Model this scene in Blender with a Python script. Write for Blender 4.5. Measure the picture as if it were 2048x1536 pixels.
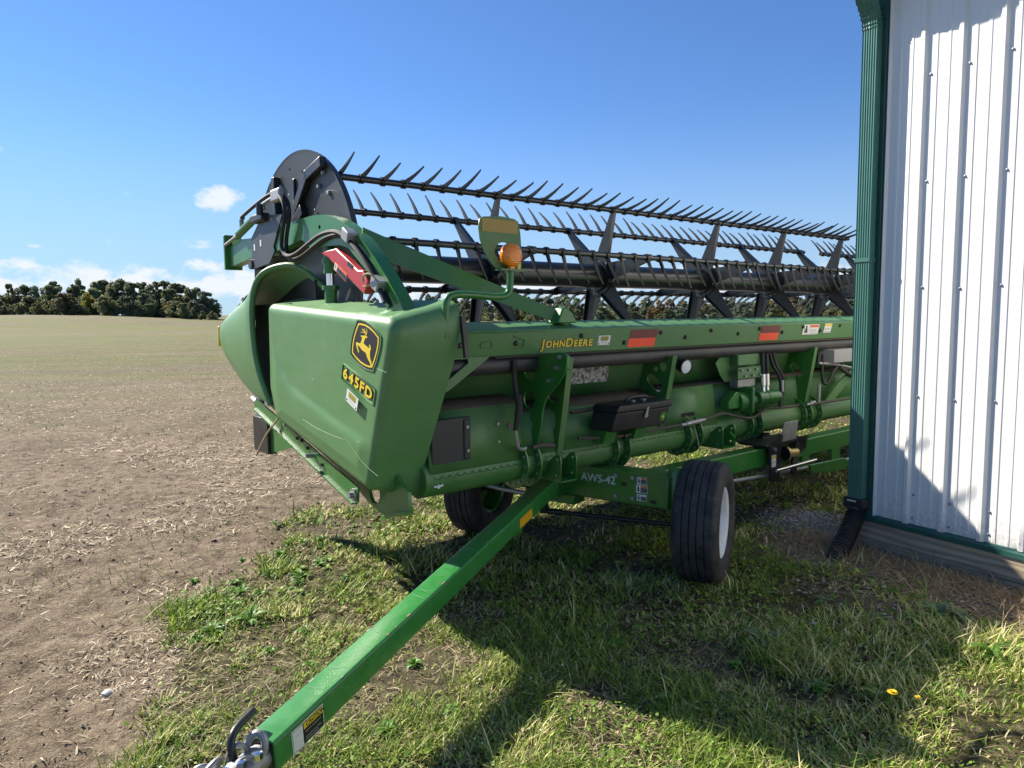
import bpy, bmesh, math, random
import numpy as np
from mathutils import Matrix, Vector
random.seed(7); rng = np.random.default_rng(11)
SC = bpy.context.scene
for o in list(bpy.data.objects): bpy.data.objects.remove(o)
COL = SC.collection
PI = math.pi

# ------------------------------------------------------------------ camera
CAM_H, FPX, PITCH, ROLL = 1.6, 1440.0, math.atan(134/1440), 0.011
fw = Vector((0, math.cos(PITCH), -math.sin(PITCH)))
u0 = Vector((0, math.sin(PITCH), math.cos(PITCH))); r0 = Vector((1, 0, 0))
rt = r0*math.cos(ROLL) - u0*math.sin(ROLL); up = u0*math.cos(ROLL) + r0*math.sin(ROLL)
cd = bpy.data.cameras.new('camera'); cam = bpy.data.objects.new('camera', cd); COL.objects.link(cam)
cam.matrix_world = Matrix(((rt.x, up.x, -fw.x, 0), (rt.y, up.y, -fw.y, 0), (rt.z, up.z, -fw.z, CAM_H), (0, 0, 0, 1)))
cd.sensor_width = 36; cd.lens = FPX/2048*36; cd.clip_start = .05; cd.clip_end = 9000
SC.camera = cam

# ------------------------------------------------------------------ light, sky, exposure
SUN_T = Vector((1.081, -.668, -1.0))            # direction the light travels
to_sun = -SUN_T.normalized()
elev = math.asin(to_sun.z); az_sun = math.atan2(to_sun.x, to_sun.y)   # clockwise from +Y
sd = bpy.data.lights.new('sun', 'SUN'); sd.energy = 5.0; sd.angle = math.radians(.53); sd.color = (1, .93, .82)
so = bpy.data.objects.new('sun', sd); COL.objects.link(so); so.location = (-20, 15, 25)
so.rotation_euler = SUN_T.to_track_quat('-Z', 'Y').to_euler()
SC.view_settings.view_transform = 'Standard'; SC.view_settings.look = 'None'
SC.view_settings.gamma = 1; SC.view_settings.use_curve_mapping = False
SC.view_settings.exposure = 1.10

W = bpy.data.worlds.new('World'); SC.world = W; W.use_nodes = True
nt = W.node_tree; nt.nodes.clear()
def nd(tree, typ, **kw):
    n = tree.nodes.new(typ)
    for k, v in kw.items():
        if k.startswith('i_'): n.inputs[int(k[2:]) if k[2:].isdigit() else k[2:]].default_value = v
        else: setattr(n, k, v)
    return n
def mth(tree, op, a, b=None, c=None, clamp=False):
    n = tree.nodes.new('ShaderNodeMath'); n.operation = op; n.use_clamp = clamp
    for i, x in enumerate((a, b, c)):
        if x is None: continue
        if isinstance(x, (int, float)): n.inputs[i].default_value = x
        else: tree.links.new(x, n.inputs[i])
    return n.outputs[0]
sky = nd(nt, 'ShaderNodeTexSky', sky_type='NISHITA', sun_disc=False, sun_elevation=elev, sun_rotation=az_sun)
sky.air_density = 1.0; sky.dust_density = .05; sky.ozone_density = 4.0; sky.altitude = 200
tc = nd(nt, 'ShaderNodeTexCoord'); sep = nd(nt, 'ShaderNodeSeparateXYZ'); nt.links.new(tc.outputs['Generated'], sep.inputs[0])
X, Y, Z = sep.outputs
azn = mth(nt, 'MULTIPLY', mth(nt, 'ARCTAN2', X, Y), 180/PI)
eln = mth(nt, 'MULTIPLY', mth(nt, 'ARCSINE', Z), 180/PI)
cmb = nd(nt, 'ShaderNodeCombineXYZ'); nt.links.new(azn, cmb.inputs[0]); nt.links.new(mth(nt, 'MULTIPLY', eln, 1.5), cmb.inputs[1])
nz = nd(nt, 'ShaderNodeTexNoise', i_Scale=.62, i_Detail=7, i_Roughness=.62); nt.links.new(cmb.outputs[0], nz.inputs['Vector'])
nz2 = nd(nt, 'ShaderNodeTexNoise', i_Scale=.23, i_Detail=2); nt.links.new(cmb.outputs[0], nz2.inputs['Vector'])
# a low bank of small cumulus all round the horizon ...
band = mth(nt, 'SUBTRACT', 1.0, mth(nt, 'ABSOLUTE', mth(nt, 'DIVIDE', mth(nt, 'SUBTRACT', eln, 2.6), 2.6)))
band = mth(nt, 'MULTIPLY', mth(nt, 'MAXIMUM', band, 0), mth(nt, 'MULTIPLY', nz2.outputs[0], 1.9))
acc = band
# ... and a few single puffs above it
for a0, e0, wa, we, s in [(-21.6, 8.7, 1.7, 1.0, 1.0), (-27, 8.8, 1.0, .35, .6), (-35.6, 10.6, 1.2, .8, .75), (-23, 5.5, 1.7, .5, .7),
                          (-28.6, 5.5, .9, .35, .55), (-23.3, 9.3, .4, .25, .4), (-22.5, 3.9, 2.2, .7, .8), (-34.5, 3.8, 2.2, .6, .75), (-29.5, 3.4, 3, .7, .7), (-33, 5.0, .7, .2, .5),
                          (8.3, 18.4, .7, .35, .42), (14.6, 16.2, .4, .25, .36), (16.5, 5.0, 1.0, .5, .5), (-70, 9, 3, 1.6, 1), (60, 8, 2.5, 1.2, .9), (110, 10, 3, 1.5, .9), (170, 8, 3, 1.4, .9), (-130, 12, 3, 1.7, .9)]:
    da = mth(nt, 'POWER', mth(nt, 'DIVIDE', mth(nt, 'SUBTRACT', azn, a0), wa), 2.0)
    de = mth(nt, 'POWER', mth(nt, 'ABSOLUTE', mth(nt, 'DIVIDE', mth(nt, 'SUBTRACT', eln, e0), we)), 2.0)
    acc = mth(nt, 'MAXIMUM', acc, mth(nt, 'MULTIPLY', mth(nt, 'SUBTRACT', 1.0, mth(nt, 'MULTIPLY', mth(nt, 'ADD', da, de), .5)), s))
den = mth(nt, 'ADD', mth(nt, 'MULTIPLY', acc, .62), mth(nt, 'SUBTRACT', nz.outputs[0], .5))
mr = nd(nt, 'ShaderNodeMapRange', interpolation_type='SMOOTHSTEP'); nt.links.new(den, mr.inputs[0])
for i, v in ((1, .28), (2, .58), (3, 0), (4, .88)): mr.inputs[i].default_value = v
mx = nd(nt, 'ShaderNodeMix', data_type='RGBA'); nt.links.new(mr.outputs[0], mx.inputs[0])
tint = nd(nt, 'ShaderNodeMix', data_type='RGBA', blend_type='MULTIPLY'); tint.inputs[0].default_value = 1; nt.links.new(sky.outputs[0], tint.inputs[6]); tint.inputs[7].default_value = (.60, .80, 1.05, 1)
hz = nd(nt, 'ShaderNodeMapRange', interpolation_type='SMOOTHERSTEP'); nt.links.new(eln, hz.inputs[0])
for i, v in ((1, -2), (2, 18), (3, .74), (4, 0)): hz.inputs[i].default_value = v
hm_ = nd(nt, 'ShaderNodeMix', data_type='RGBA'); nt.links.new(hz.outputs[0], hm_.inputs[0]); nt.links.new(tint.outputs[2], hm_.inputs[6]); hm_.inputs[7].default_value = (3.0, 4.2, 5.6, 1)
nt.links.new(hm_.outputs[2], mx.inputs[6])
mx.inputs[7].default_value = (6.3, 6.5, 6.9, 1)
bg = nd(nt, 'ShaderNodeBackground'); bg.inputs[1].default_value = .070
nt.links.new(mx.outputs[2], bg.inputs[0]); wo = nd(nt, 'ShaderNodeOutputWorld'); nt.links.new(bg.outputs[0], wo.inputs[0])

# ------------------------------------------------------------------ materials
def M(name, col, rough=.5, metal=0., var=.18, vscale=6., bump=0., bscale=80., dust=0., dcol=(.30, .25, .18), dscale=3., coat=0., rvar=.1, stretch=None, spec=.5):
    m = bpy.data.materials.new(name); m.use_nodes = True; t = m.node_tree; p = t.nodes['Principled BSDF']
    tcn = nd(t, 'ShaderNodeTexCoord'); src = tcn.outputs['Object']
    if stretch:
        mp = nd(t, 'ShaderNodeMapping'); mp.inputs['Scale'].default_value = stretch; t.links.new(src, mp.inputs[0]); src = mp.outputs[0]
    n1 = nd(t, 'ShaderNodeTexNoise', i_Scale=vscale, i_Detail=6, i_Roughness=.65); t.links.new(src, n1.inputs['Vector'])
    mix = nd(t, 'ShaderNodeMix', data_type='RGBA')
    mix.inputs[6].default_value = tuple(c*(1-var) for c in col)+(1,); mix.inputs[7].default_value = tuple(min(1, c*(1+var)) for c in col)+(1,)
    t.links.new(n1.outputs[0], mix.inputs[0]); out = mix.outputs[2]
    if dust:
        n2 = nd(t, 'ShaderNodeTexNoise', i_Scale=dscale, i_Detail=9, i_Roughness=.72); t.links.new(tcn.outputs['Object'], n2.inputs['Vector'])
        m2 = nd(t, 'ShaderNodeMapRange'); t.links.new(n2.outputs[0], m2.inputs[0]); m2.inputs[1].default_value = .42; m2.inputs[2].default_value = .78; m2.inputs[4].default_value = dust
        mx2 = nd(t, 'ShaderNodeMix', data_type='RGBA'); t.links.new(m2.outputs[0], mx2.inputs[0]); t.links.new(out, mx2.inputs[6]); mx2.inputs[7].default_value = dcol+(1,); out = mx2.outputs[2]
    t.links.new(out, p.inputs['Base Color'])
    rr = nd(t, 'ShaderNodeMapRange'); t.links.new(n1.outputs[0], rr.inputs[0]); rr.inputs[3].default_value = max(.03, rough-rvar); rr.inputs[4].default_value = min(1, rough+rvar); t.links.new(rr.outputs[0], p.inputs['Roughness'])
    p.inputs['Metallic'].default_value = metal; p.inputs['Coat Weight'].default_value = coat; p.inputs['Coat Roughness'].default_value = .15
    p.inputs['Specular IOR Level'].default_value = spec
    if bump:
        n3 = nd(t, 'ShaderNodeTexNoise', i_Scale=bscale, i_Detail=5, i_Roughness=.6); t.links.new(src, n3.inputs['Vector'])
        b = nd(t, 'ShaderNodeBump'); b.inputs['Strength'].default_value = bump; b.inputs['Distance'].default_value = .01
        t.links.new(n3.outputs[0], b.inputs['Height']); t.links.new(b.outputs[0], p.inputs['Normal'])
    return m
GREEN = M('green_paint', (.026, .165, .025), .34, var=.15, dust=.22, dscale=5, coat=.25)
GREEN2 = M('green_paint_dusty', (.055, .178, .044), .45, var=.22, dust=.55, dscale=2.4, dcol=(.20, .23, .13))
BEAMG = M('green_paint_chalky', (.072, .192, .060), .42, var=.14, dust=.4, dscale=3, dcol=(.17, .24, .15), stretch=(.5, 2, 2))
TONGUE = M('green_paint_fresh', (.020, .195, .030), .38, var=.18, vscale=9, dust=.5, dcol=(.11, .27, .12), dscale=26, coat=.2, bump=.05, bscale=30)
PLASTIC = M('green_plastic', (.094, .228, .076), .44, var=.16, vscale=3, bump=.06, bscale=60, dust=.38, dcol=(.22, .31, .18), dscale=1.6, stretch=(1, 1, 9), rvar=.08)
BLACKM = M('black_metal', (.012, .013, .015), .38, var=.3, dust=.14, dscale=6)
REEL = M('reel_black', (.013, .015, .016), .33, var=.25, dust=.07, dscale=5, coat=.2)
DISC = M('disc_grey', (.042, .046, .052), .42, var=.22, vscale=2.5, dust=.12, dcol=(.16, .15, .14), dscale=2.5)
TINE = M('tine_plastic', (.012, .013, .013), .42, var=.2)
RUBBER = M('black_rubber', (.014, .014, .015), .6, var=.3, dust=.25, dcol=(.12, .10, .08), dscale=9)
GREYTUBE = M('grey_roll', (.035, .035, .037), .5, var=.25, dust=.5, dcol=(.13, .11, .085), dscale=3.5, stretch=(.4, 2, 2))
TYRE = M('tyre_rubber', (.016, .017, .019), .72, var=.4, vscale=14, bump=.25, bscale=160, dust=.6, dcol=(.135, .125, .112), dscale=11)
WHITE = M('white_rim', (.72, .74, .76), .4, var=.06, dust=.15)
STEEL = M('galvanized', (.36, .37, .37), .52, metal=.7, var=.3, vscale=18, dust=.4, dcol=(.22, .18, .14), dscale=12)
CHROME = M('chrome', (.75, .75, .74), .16, metal=1., var=.1)
RED = M('red_paint', (.48, .035, .040), .4, var=.12, dust=.18, dcol=(.35, .16, .13))
YEL = M('decal_yellow', (.80, .58, .03), .4, var=.06)
AMBREF = M('amber_reflector', (.80, .42, .02), .3, var=.08, vscale=60)
OCHRE = M('faded_amber_sticker', (.38, .25, .05), .5, var=.15, vscale=40)
BLK = M('decal_black', (.012, .012, .014), .35, var=.15)
WHT = M('decal_white', (.72, .72, .70), .45, var=.08)
GREYD = M('decal_grey', (.32, .32, .32), .5, var=.15)
ORG = M('decal_orange', (.75, .14, .03), .45, var=.08)
TAPE1 = M('orange_tape', (.95, .085, .03), .45, var=.06, vscale=70)
TAPE2 = M('dark_red_tape', (.17, .030, .028), .4, var=.12, vscale=70)
OLIVE = M('decal_olive', (.30, .30, .03), .5, var=.2, vscale=90)
DIRT = M('caked_dirt', (.085, .066, .046), .95, var=.35, vscale=25, bump=.6, bscale=90)
TOOLP = M('toolbox_plastic', (.014, .015, .017), .45, var=.25, bump=.12, bscale=240, dust=.2, dcol=(.14, .10, .07), dscale=7)
BROWNH = M('brown_hose', (.060, .050, .042), .7, var=.3, dust=.3)
TWINE = M('twine', (.42, .32, .20), .9, var=.25)
BLKP = M('black_panel_plastic', (.020, .021, .024), .5, var=.2, bump=.08, bscale=200)
RUST = M('bare_rusty_metal', (.26, .15, .09), .8, var=.35, vscale=60)
SCR = M('scratched_plastic', (.22, .36, .22), .6, var=.1)
SILVER = M('silver_letters', (.55, .58, .58), .4, var=.1)
GOLD = M('zinc_yellow', (.62, .45, .16), .4, metal=.3, var=.15)
SIDING = M('white_siding', (.78, .775, .755), .45, var=.04, vscale=1.6, bump=.12, bscale=3.5, stretch=(1, 1, .25), dust=.06, dcol=(.5, .48, .44))
def splash(m, z0, z1, col):
    t = m.node_tree; p = t.nodes['Principled BSDF']; src = p.inputs['Base Color'].links[0].from_socket
    tcn = nd(t, 'ShaderNodeTexCoord'); sp = nd(t, 'ShaderNodeSeparateXYZ'); t.links.new(tcn.outputs['Object'], sp.inputs[0])
    n = nd(t, 'ShaderNodeTexNoise', i_Scale=38, i_Detail=6, i_Roughness=.75); t.links.new(tcn.outputs['Object'], n.inputs['Vector'])
    zz = nd(t, 'ShaderNodeMapRange'); t.links.new(sp.outputs[2], zz.inputs[0])
    for i, v in ((1, z0), (2, z1), (3, .26), (4, -.30)): zz.inputs[i].default_value = v
    f_ = nd(t, 'ShaderNodeMapRange'); t.links.new(mth(t, 'ADD', n.outputs[0], zz.outputs[0]), f_.inputs[0])
    for i, v in ((1, .60), (2, .88), (3, 0), (4, .55)): f_.inputs[i].default_value = v
    mx_ = nd(t, 'ShaderNodeMix', data_type='RGBA'); t.links.new(f_.outputs[0], mx_.inputs[0]); t.links.new(src, mx_.inputs[6]); mx_.inputs[7].default_value = col+(1,); t.links.new(mx_.outputs[2], p.inputs['Base Color'])
splash(SIDING, .2, .75, (.30, .25, .19))
TRIM = M('dark_green_trim', (.016, .088, .070), .38, var=.12, dust=.08)
DOWNSP = M('green_downspout', (.050, .160, .130), .42, var=.12, dust=.15, dcol=(.13, .22, .19))
ROOFM = M('green_roof', (.02, .10, .08), .4, var=.1)
PIPE = M('black_corrugated', (.016, .017, .019), .5, var=.2, dust=.22, dcol=(.13, .11, .09), dscale=12)
SCREW = M('screw', (.30, .31, .33), .4, metal=.6)
GLASS = M('lamp_glass', (.80, .82, .80), .2, var=.12, vscale=90)

def wood_mat():
    m = bpy.data.materials.new('weathered_board'); m.use_nodes = True; t = m.node_tree; p = t.nodes['Principled BSDF']
    tcn = nd(t, 'ShaderNodeTexCoord'); mp = nd(t, 'ShaderNodeMapping'); mp.inputs['Scale'].default_value = (1.1, 8, 8); t.links.new(tcn.outputs['Object'], mp.inputs[0])
    wv = nd(t, 'ShaderNodeTexWave', i_Scale=.8, i_Distortion=11, i_Detail=3); wv.bands_direction = 'Z'; t.links.new(mp.outputs[0], wv.inputs['Vector'])
    r = nd(t, 'ShaderNodeValToRGB'); r.color_ramp.elements[0].position = .3; r.color_ramp.elements[1].position = .7; r.color_ramp.elements[0].color = (.20, .155, .105, 1); r.color_ramp.elements[1].color = (.50, .40, .28, 1)
    nz_ = nd(t, 'ShaderNodeTexNoise', i_Scale=3, i_Detail=6); t.links.new(mp.outputs[0], nz_.inputs['Vector'])
    fn = nd(t, 'ShaderNodeTexNoise', i_Scale=6, i_Detail=8, i_Roughness=.7); mp2 = nd(t, 'ShaderNodeMapping'); mp2.inputs['Scale'].default_value = (.5, 14, 14); t.links.new(tcn.outputs['Object'], mp2.inputs[0]); t.links.new(mp2.outputs[0], fn.inputs['Vector'])
    av = mth(t, 'ADD', mth(t, 'MULTIPLY', wv.outputs[1], .25), mth(t, 'ADD', mth(t, 'MULTIPLY', nz_.outputs[0], .30), mth(t, 'MULTIPLY', fn.outputs[0], .45)))
    t.links.new(av, r.inputs[0]); t.links.new(r.outputs[0], p.inputs['Base Color']); p.inputs['Roughness'].default_value = .85
    b = nd(t, 'ShaderNodeBump'); b.inputs['Strength'].default_value = .3; b.inputs['Distance'].default_value = .004; t.links.new(av, b.inputs['Height']); t.links.new(b.outputs[0], p.inputs['Normal'])
    return m
WOOD = wood_mat()
def lens_mat():
    m = bpy.data.materials.new('amber_lens'); m.use_nodes = True; p = m.node_tree.nodes['Principled BSDF']; t = m.node_tree
    p.inputs['Base Color'].default_value = (.95, .27, .01, 1); p.inputs['Roughness'].default_value = .12; p.inputs['Coat Weight'].default_value = .6
    p.inputs['Subsurface Weight'].default_value = .35; p.inputs['Subsurface Radius'].default_value = (.03, .01, .003)
    tcn = nd(t, 'ShaderNodeTexCoord'); wv = nd(t, 'ShaderNodeTexWave', i_Scale=30); wv.wave_type = 'RINGS'; t.links.new(tcn.outputs['Object'], wv.inputs['Vector'])
    b = nd(t, 'ShaderNodeBump'); b.inputs['Strength'].default_value = .4; b.inputs['Distance'].default_value = .003; t.links.new(wv.outputs[1], b.inputs['Height']); t.links.new(b.outputs[0], p.inputs['Normal'])
    return m
LENS = lens_mat()
def sticker_mat():
    m = bpy.data.materials.new('worn_printed_sticker'); m.use_nodes = True; t = m.node_tree; p = t.nodes['Principled BSDF']
    tcn = nd(t, 'ShaderNodeTexCoord'); n = nd(t, 'ShaderNodeTexNoise', i_Scale=38, i_Detail=6, i_Roughness=.7); t.links.new(tcn.outputs['Object'], n.inputs['Vector'])
    r = nd(t, 'ShaderNodeValToRGB'); e = r.color_ramp.elements; e[0].position = .44; e[0].color = (.09, .085, .075, 1); e[1].position = .56; e[1].color = (.50, .49, .45, 1)
    t.links.new(n.outputs[0], r.inputs[0]); t.links.new(r.outputs[0], p.inputs['Base Color']); p.inputs['Roughness'].default_value = .6
    return m
STICK = sticker_mat()
def attr_mat(name, rough=.6, transl=.35, mul=1.0):
    m = bpy.data.materials.new(name); m.use_nodes = True; t = m.node_tree; p = t.nodes['Principled BSDF']
    a = nd(t, 'ShaderNodeAttribute', attribute_name='Col'); t.links.new(a.outputs['Color'], p.inputs['Base Color']); p.inputs['Roughness'].default_value = rough
    p.inputs['Specular IOR Level'].default_value = .35
    if transl:
        tr = nd(t, 'ShaderNodeBsdfTranslucent'); t.links.new(a.outputs['Color'], tr.inputs['Color'])
        mxs = nd(t, 'ShaderNodeMixShader'); mxs.inputs[0].default_value = transl
        t.links.new(p.outputs[0], mxs.inputs[1]); t.links.new(tr.outputs[0], mxs.inputs[2]); t.links.new(mxs.outputs[0], t.nodes['Material Output'].inputs[0])
    return m
BLADE = attr_mat('grass_blades'); STRAW = attr_mat('straw_residue', .8, .1); STONE = attr_mat('stones', .85, 0)
def leaf_mat(name, col, transl=.45):
    m = bpy.data.materials.new(name); m.use_nodes = True; t = m.node_tree; p = t.nodes['Principled BSDF']
    g_ = nd(t, 'ShaderNodeNewGeometry'); n = nd(t, 'ShaderNodeTexNoise', i_Scale=.9, i_Detail=3); t.links.new(g_.outputs['Position'], n.inputs['Vector'])
    wn = nd(t, 'ShaderNodeTexWhiteNoise'); oi = nd(t, 'ShaderNodeObjectInfo')
    mix = nd(t, 'ShaderNodeMix', data_type='RGBA'); mix.inputs[6].default_value = tuple(c*.6 for c in col)+(1,); mix.inputs[7].default_value = tuple(c*1.4 for c in col)+(1,)
    t.links.new(n.outputs[0], mix.inputs[0]); hs = nd(t, 'ShaderNodeHueSaturation'); t.links.new(mix.outputs[2], hs.inputs['Color'])
    t.links.new(mth(t, 'ADD', mth(t, 'MULTIPLY', oi.outputs['Random'], .05), .475), hs.inputs['Hue']); t.links.new(mth(t, 'ADD', mth(t, 'MULTIPLY', oi.outputs['Random'], .4), .8), hs.inputs['Value'])
    t.links.new(hs.outputs[0], p.inputs['Base Color']); p.inputs['Roughness'].default_value = .6
    tr = nd(t, 'ShaderNodeBsdfTranslucent'); t.links.new(hs.outputs[0], tr.inputs['Color']); mxs = nd(t, 'ShaderNodeMixShader'); mxs.inputs[0].default_value = transl
    t.links.new(p.outputs[0], mxs.inputs[1]); t.links.new(tr.outputs[0], mxs.inputs[2]); t.links.new(mxs.outputs[0], t.nodes['Material Output'].inputs[0])
    return m
BARK = M('bark', (.07, .055, .04), .9, var=.3, bump=.5, bscale=20)

# ------------------------------------------------------------------ mesh helpers
class MB:
    def __init__(s): s.v = []; s.f = []; s.m = []
    def add(s, vs, fs, mi=0):
        b = len(s.v); s.v += [tuple(map(float, p)) for p in vs]; s.f += [tuple(b+i for i in q) for q in fs]; s.m += [mi]*len(fs); return s
    def obox(s, c, ax, ay, az, mi=0):
        c, ax, ay, az = map(Vector, (c, ax, ay, az))
        vs = [c+ax*i+ay*j+az*k for k in (-1, 1) for j in (-1, 1) for i in (-1, 1)]
        return s.add(vs, [(0, 2, 3, 1), (4, 5, 7, 6), (0, 1, 5, 4), (2, 6, 7, 3), (0, 4, 6, 2), (1, 3, 7, 5)], mi)
    def box(s, x0, x1, y0, y1, z0, z1, mi=0):
        return s.obox(((x0+x1)/2, (y0+y1)/2, (z0+z1)/2), ((x1-x0)/2, 0, 0), (0, (y1-y0)/2, 0), (0, 0, (z1-z0)/2), mi)
    def bar(s, p, q, w, t, upv=(0, 0, 1), mi=0):
        p, q = Vector(p), Vector(q); d = (q-p); L = d.length; d.normalize(); sd_ = d.cross(Vector(upv)).normalized(); u = sd_.cross(d)
        return s.obox((p+q)/2, d*L/2, sd_*w/2, u*t/2, mi)
    def prism(s, poly, axis, a0, a1, mi=0):
        n = len(poly)
        def P(a, u, v): return (a, u, v) if axis == 'x' else (u, a, v) if axis == 'y' else (u, v, a)
        area = sum(poly[i][0]*poly[(i+1) % n][1]-poly[(i+1) % n][0]*poly[i][1] for i in range(n))
        pl = list(poly) if (area > 0) != (axis == 'y') else list(poly)[::-1]
        lo, hi = min(a0, a1), max(a0, a1)
        vs = [P(lo, *p) for p in pl]+[P(hi, *p) for p in pl]
        return s.add(vs, [tuple(range(n))[::-1], tuple(range(n, 2*n))]+[(i, (i+1) % n, n+(i+1) % n, n+i) for i in range(n)], mi)
    def tube(s, pts, r, n=10, mi=0, caps=True):
        pts = [Vector(p) for p in pts]; rs = r if isinstance(r, (list, tuple)) else [r]*len(pts); prev = None; vs = []
        for i, p in enumerate(pts):
            d = (pts[min(i+1, len(pts)-1)]-pts[max(i-1, 0)]).normalized()
            if prev is None: a = d.cross(Vector((0, 0, 1)) if abs(d.z) < .9 else Vector((1, 0, 0))).normalized()
            else: a = (prev-d*prev.dot(d)).normalized()
            prev = a; b = d.cross(a)
            vs += [p+(a*math.cos(2*PI*k/n)+b*math.sin(2*PI*k/n))*rs[i] for k in range(n)]
        fs = [(i*n+k, i*n+(k+1) % n, (i+1)*n+(k+1) % n, (i+1)*n+k) for i in range(len(pts)-1) for k in range(n)]
        if caps: fs += [tuple(range(n))[::-1], tuple((len(pts)-1)*n+k for k in range(n))]
        return s.add(vs, fs, mi)
    def lathe(s, prof, c, axis, n=32, mi=0, caps=False):
        c, d = Vector(c), Vector(axis).normalized(); a = d.cross(Vector((0, 0, 1)) if abs(d.z) < .9 else Vector((1, 0, 0))).normalized(); b = d.cross(a); vs = []
        for r, t in prof: vs += [c+d*t+(a*math.cos(2*PI*k/n)+b*math.sin(2*PI*k/n))*r for k in range(n)]
        fs = [(i*n+k, i*n+(k+1) % n, (i+1)*n+(k+1) % n, (i+1)*n+k) for i in range(len(prof)-1) for k in range(n)]
        if caps: fs += [tuple(range(n))[::-1], tuple((len(prof)-1)*n+k for k in range(n))]
        return s.add(vs, fs, mi)
    def loft(s, rings, closed=True, caps=False, mi=0):
        n = len(rings[0]); vs = [p for r in rings for p in r]; m_ = n if closed else n-1
        fs = [(i*n+k, i*n+(k+1) % n, (i+1)*n+(k+1) % n, (i+1)*n+k) for i in range(len(rings)-1) for k in range(m_)]
        if caps: fs += [tuple(range(n))[::-1], tuple((len(rings)-1)*n+k for k in range(n))]
        return s.add(vs, fs, mi)
    def mesh(s, name, off=(0, 0, 0)):
        me = bpy.data.meshes.new(name); me.from_pydata([(x-off[0], y-off[1], z-off[2]) for x, y, z in s.v], [], s.f); me.validate(); me.update(); return me
def smooth(pts, it=2, closed=False):
    pts = [Vector(p) for p in pts]
    for _ in range(it):
        q = [] if closed else [pts[0]]
        rng_ = range(len(pts)) if closed else range(len(pts)-1)
        for i in rng_:
            a, b = pts[i], pts[(i+1) % len(pts)]; q += [a*.75+b*.25, a*.25+b*.75]
        if not closed: q.append(pts[-1])
        pts = q
    return pts
def tag(o, label=None, cat=None, group=None, kind=None):
    if label: o['label'] = label
    if cat: o['category'] = cat
    if group: o['group'] = group
    if kind: o['kind'] = kind
    return o
def obj(name, me, mats, parent=None, bevel=0, sm=35, sub=0, solid=0, fixn=False, off=(0, 0, 0)):
    if isinstance(me, MB): me = me.mesh(name, off)
    for m in (mats if isinstance(mats, (list, tuple)) else [mats]): me.materials.append(m)
    return link(name, me, parent, bevel, sm, sub, solid, fixn)
def link(name, me, parent=None, bevel=0, sm=35, sub=0, solid=0, fixn=False):
    o = bpy.data.objects.new(name, me); COL.objects.link(o)
    if parent: o.parent = parent
    if fixn:
        b = bmesh.new(); b.from_mesh(me); bmesh.ops.recalc_face_normals(b, faces=b.faces); b.to_mesh(me); b.free()
    if sm and me.polygons:
        me.polygons.foreach_set('use_smooth', [True]*len(me.polygons))
        if sm < 180: me.set_sharp_from_angle(angle=math.radians(sm))
    if solid: md = o.modifiers.new('solid', 'SOLIDIFY'); md.thickness = solid; md.offset = 0
    if sub: md = o.modifiers.new('sub', 'SUBSURF'); md.levels = sub; md.render_levels = sub
    if bevel: md = o.modifiers.new('bevel', 'BEVEL'); md.width = bevel; md.segments = 2; md.limit_method = 'ANGLE'; md.angle_limit = math.radians(40); md.harden_normals = False
    return o
def mset(mb, me):
    me.polygons.foreach_set('material_index', mb.m); return me
def empty(name, loc=(0, 0, 0), rz=0):
    o = bpy.data.objects.new(name, None); COL.objects.link(o); o.location = loc; o.rotation_euler = (0, 0, rz); o.empty_display_size = .2; return o
def curve_mesh(name, splines, thick, bevel=0):
    cu = bpy.data.curves.new(name, 'CURVE'); cu.dimensions = '2D'; cu.fill_mode = 'BOTH'; cu.extrude = thick/2
    for pts in splines:
        sp = cu.splines.new('POLY'); sp.points.add(len(pts)-1); sp.use_cyclic_u = True
        for p, q in zip(sp.points, pts): p.co = (q[0], q[1], 0, 1)
    to = bpy.data.objects.new(name, cu); COL.objects.link(to); dg = bpy.context.evaluated_depsgraph_get(); dg.update()
    me = bpy.data.meshes.new_from_object(to.evaluated_get(dg)); bpy.data.objects.remove(to); bpy.data.curves.remove(cu); return me
def text_mesh(body, size, thick=.001, bold=0., space=1., shear=0.):
    cu = bpy.data.curves.new('t', 'FONT'); cu.body = body; cu.size = size; cu.extrude = thick/2; cu.offset = bold; cu.space_character = space; cu.shear = shear; cu.align_x = 'LEFT'; cu.resolution_u = 4
    to = bpy.data.objects.new('t', cu); COL.objects.link(to); dg = bpy.context.evaluated_depsgraph_get(); dg.update()
    me = bpy.data.meshes.new_from_object(to.evaluated_get(dg)); bpy.data.objects.remove(to); bpy.data.curves.remove(cu); return me
def frame(o, org, x, y):
    x, y = Vector(x).normalized(), Vector(y); y = (y-x*y.dot(x)).normalized(); n = x.cross(y)
    return Matrix(((x.x, y.x, n.x, org[0]), (x.y, y.y, n.y, org[1]), (x.z, y.z, n.z, org[2]), (0, 0, 0, 1)))
def place(me, org, x, y):
    me.transform(frame(None, org, x, y)); me.update(); return me
def ell(cx, cy, rx, ry, rot=0, n=20):
    c, s = math.cos(rot), math.sin(rot)
    return [(cx+rx*math.cos(t)*c-ry*math.sin(t)*s, cy+rx*math.cos(t)*s+ry*math.sin(t)*c) for t in [2*PI*i/n for i in range(n)]]
def slot(x0, y0, x1, y1, r, n=8):
    d = Vector((x1-x0, y1-y0)).normalized(); a = math.atan2(d.y, d.x); o = []
    o += [(x1+r*math.cos(a-PI/2+PI*i/n), y1+r*math.sin(a-PI/2+PI*i/n)) for i in range(n+1)]
    o += [(x0+r*math.cos(a+PI/2+PI*i/n), y0+r*math.sin(a+PI/2+PI*i/n)) for i in range(n+1)]
    return o
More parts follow.
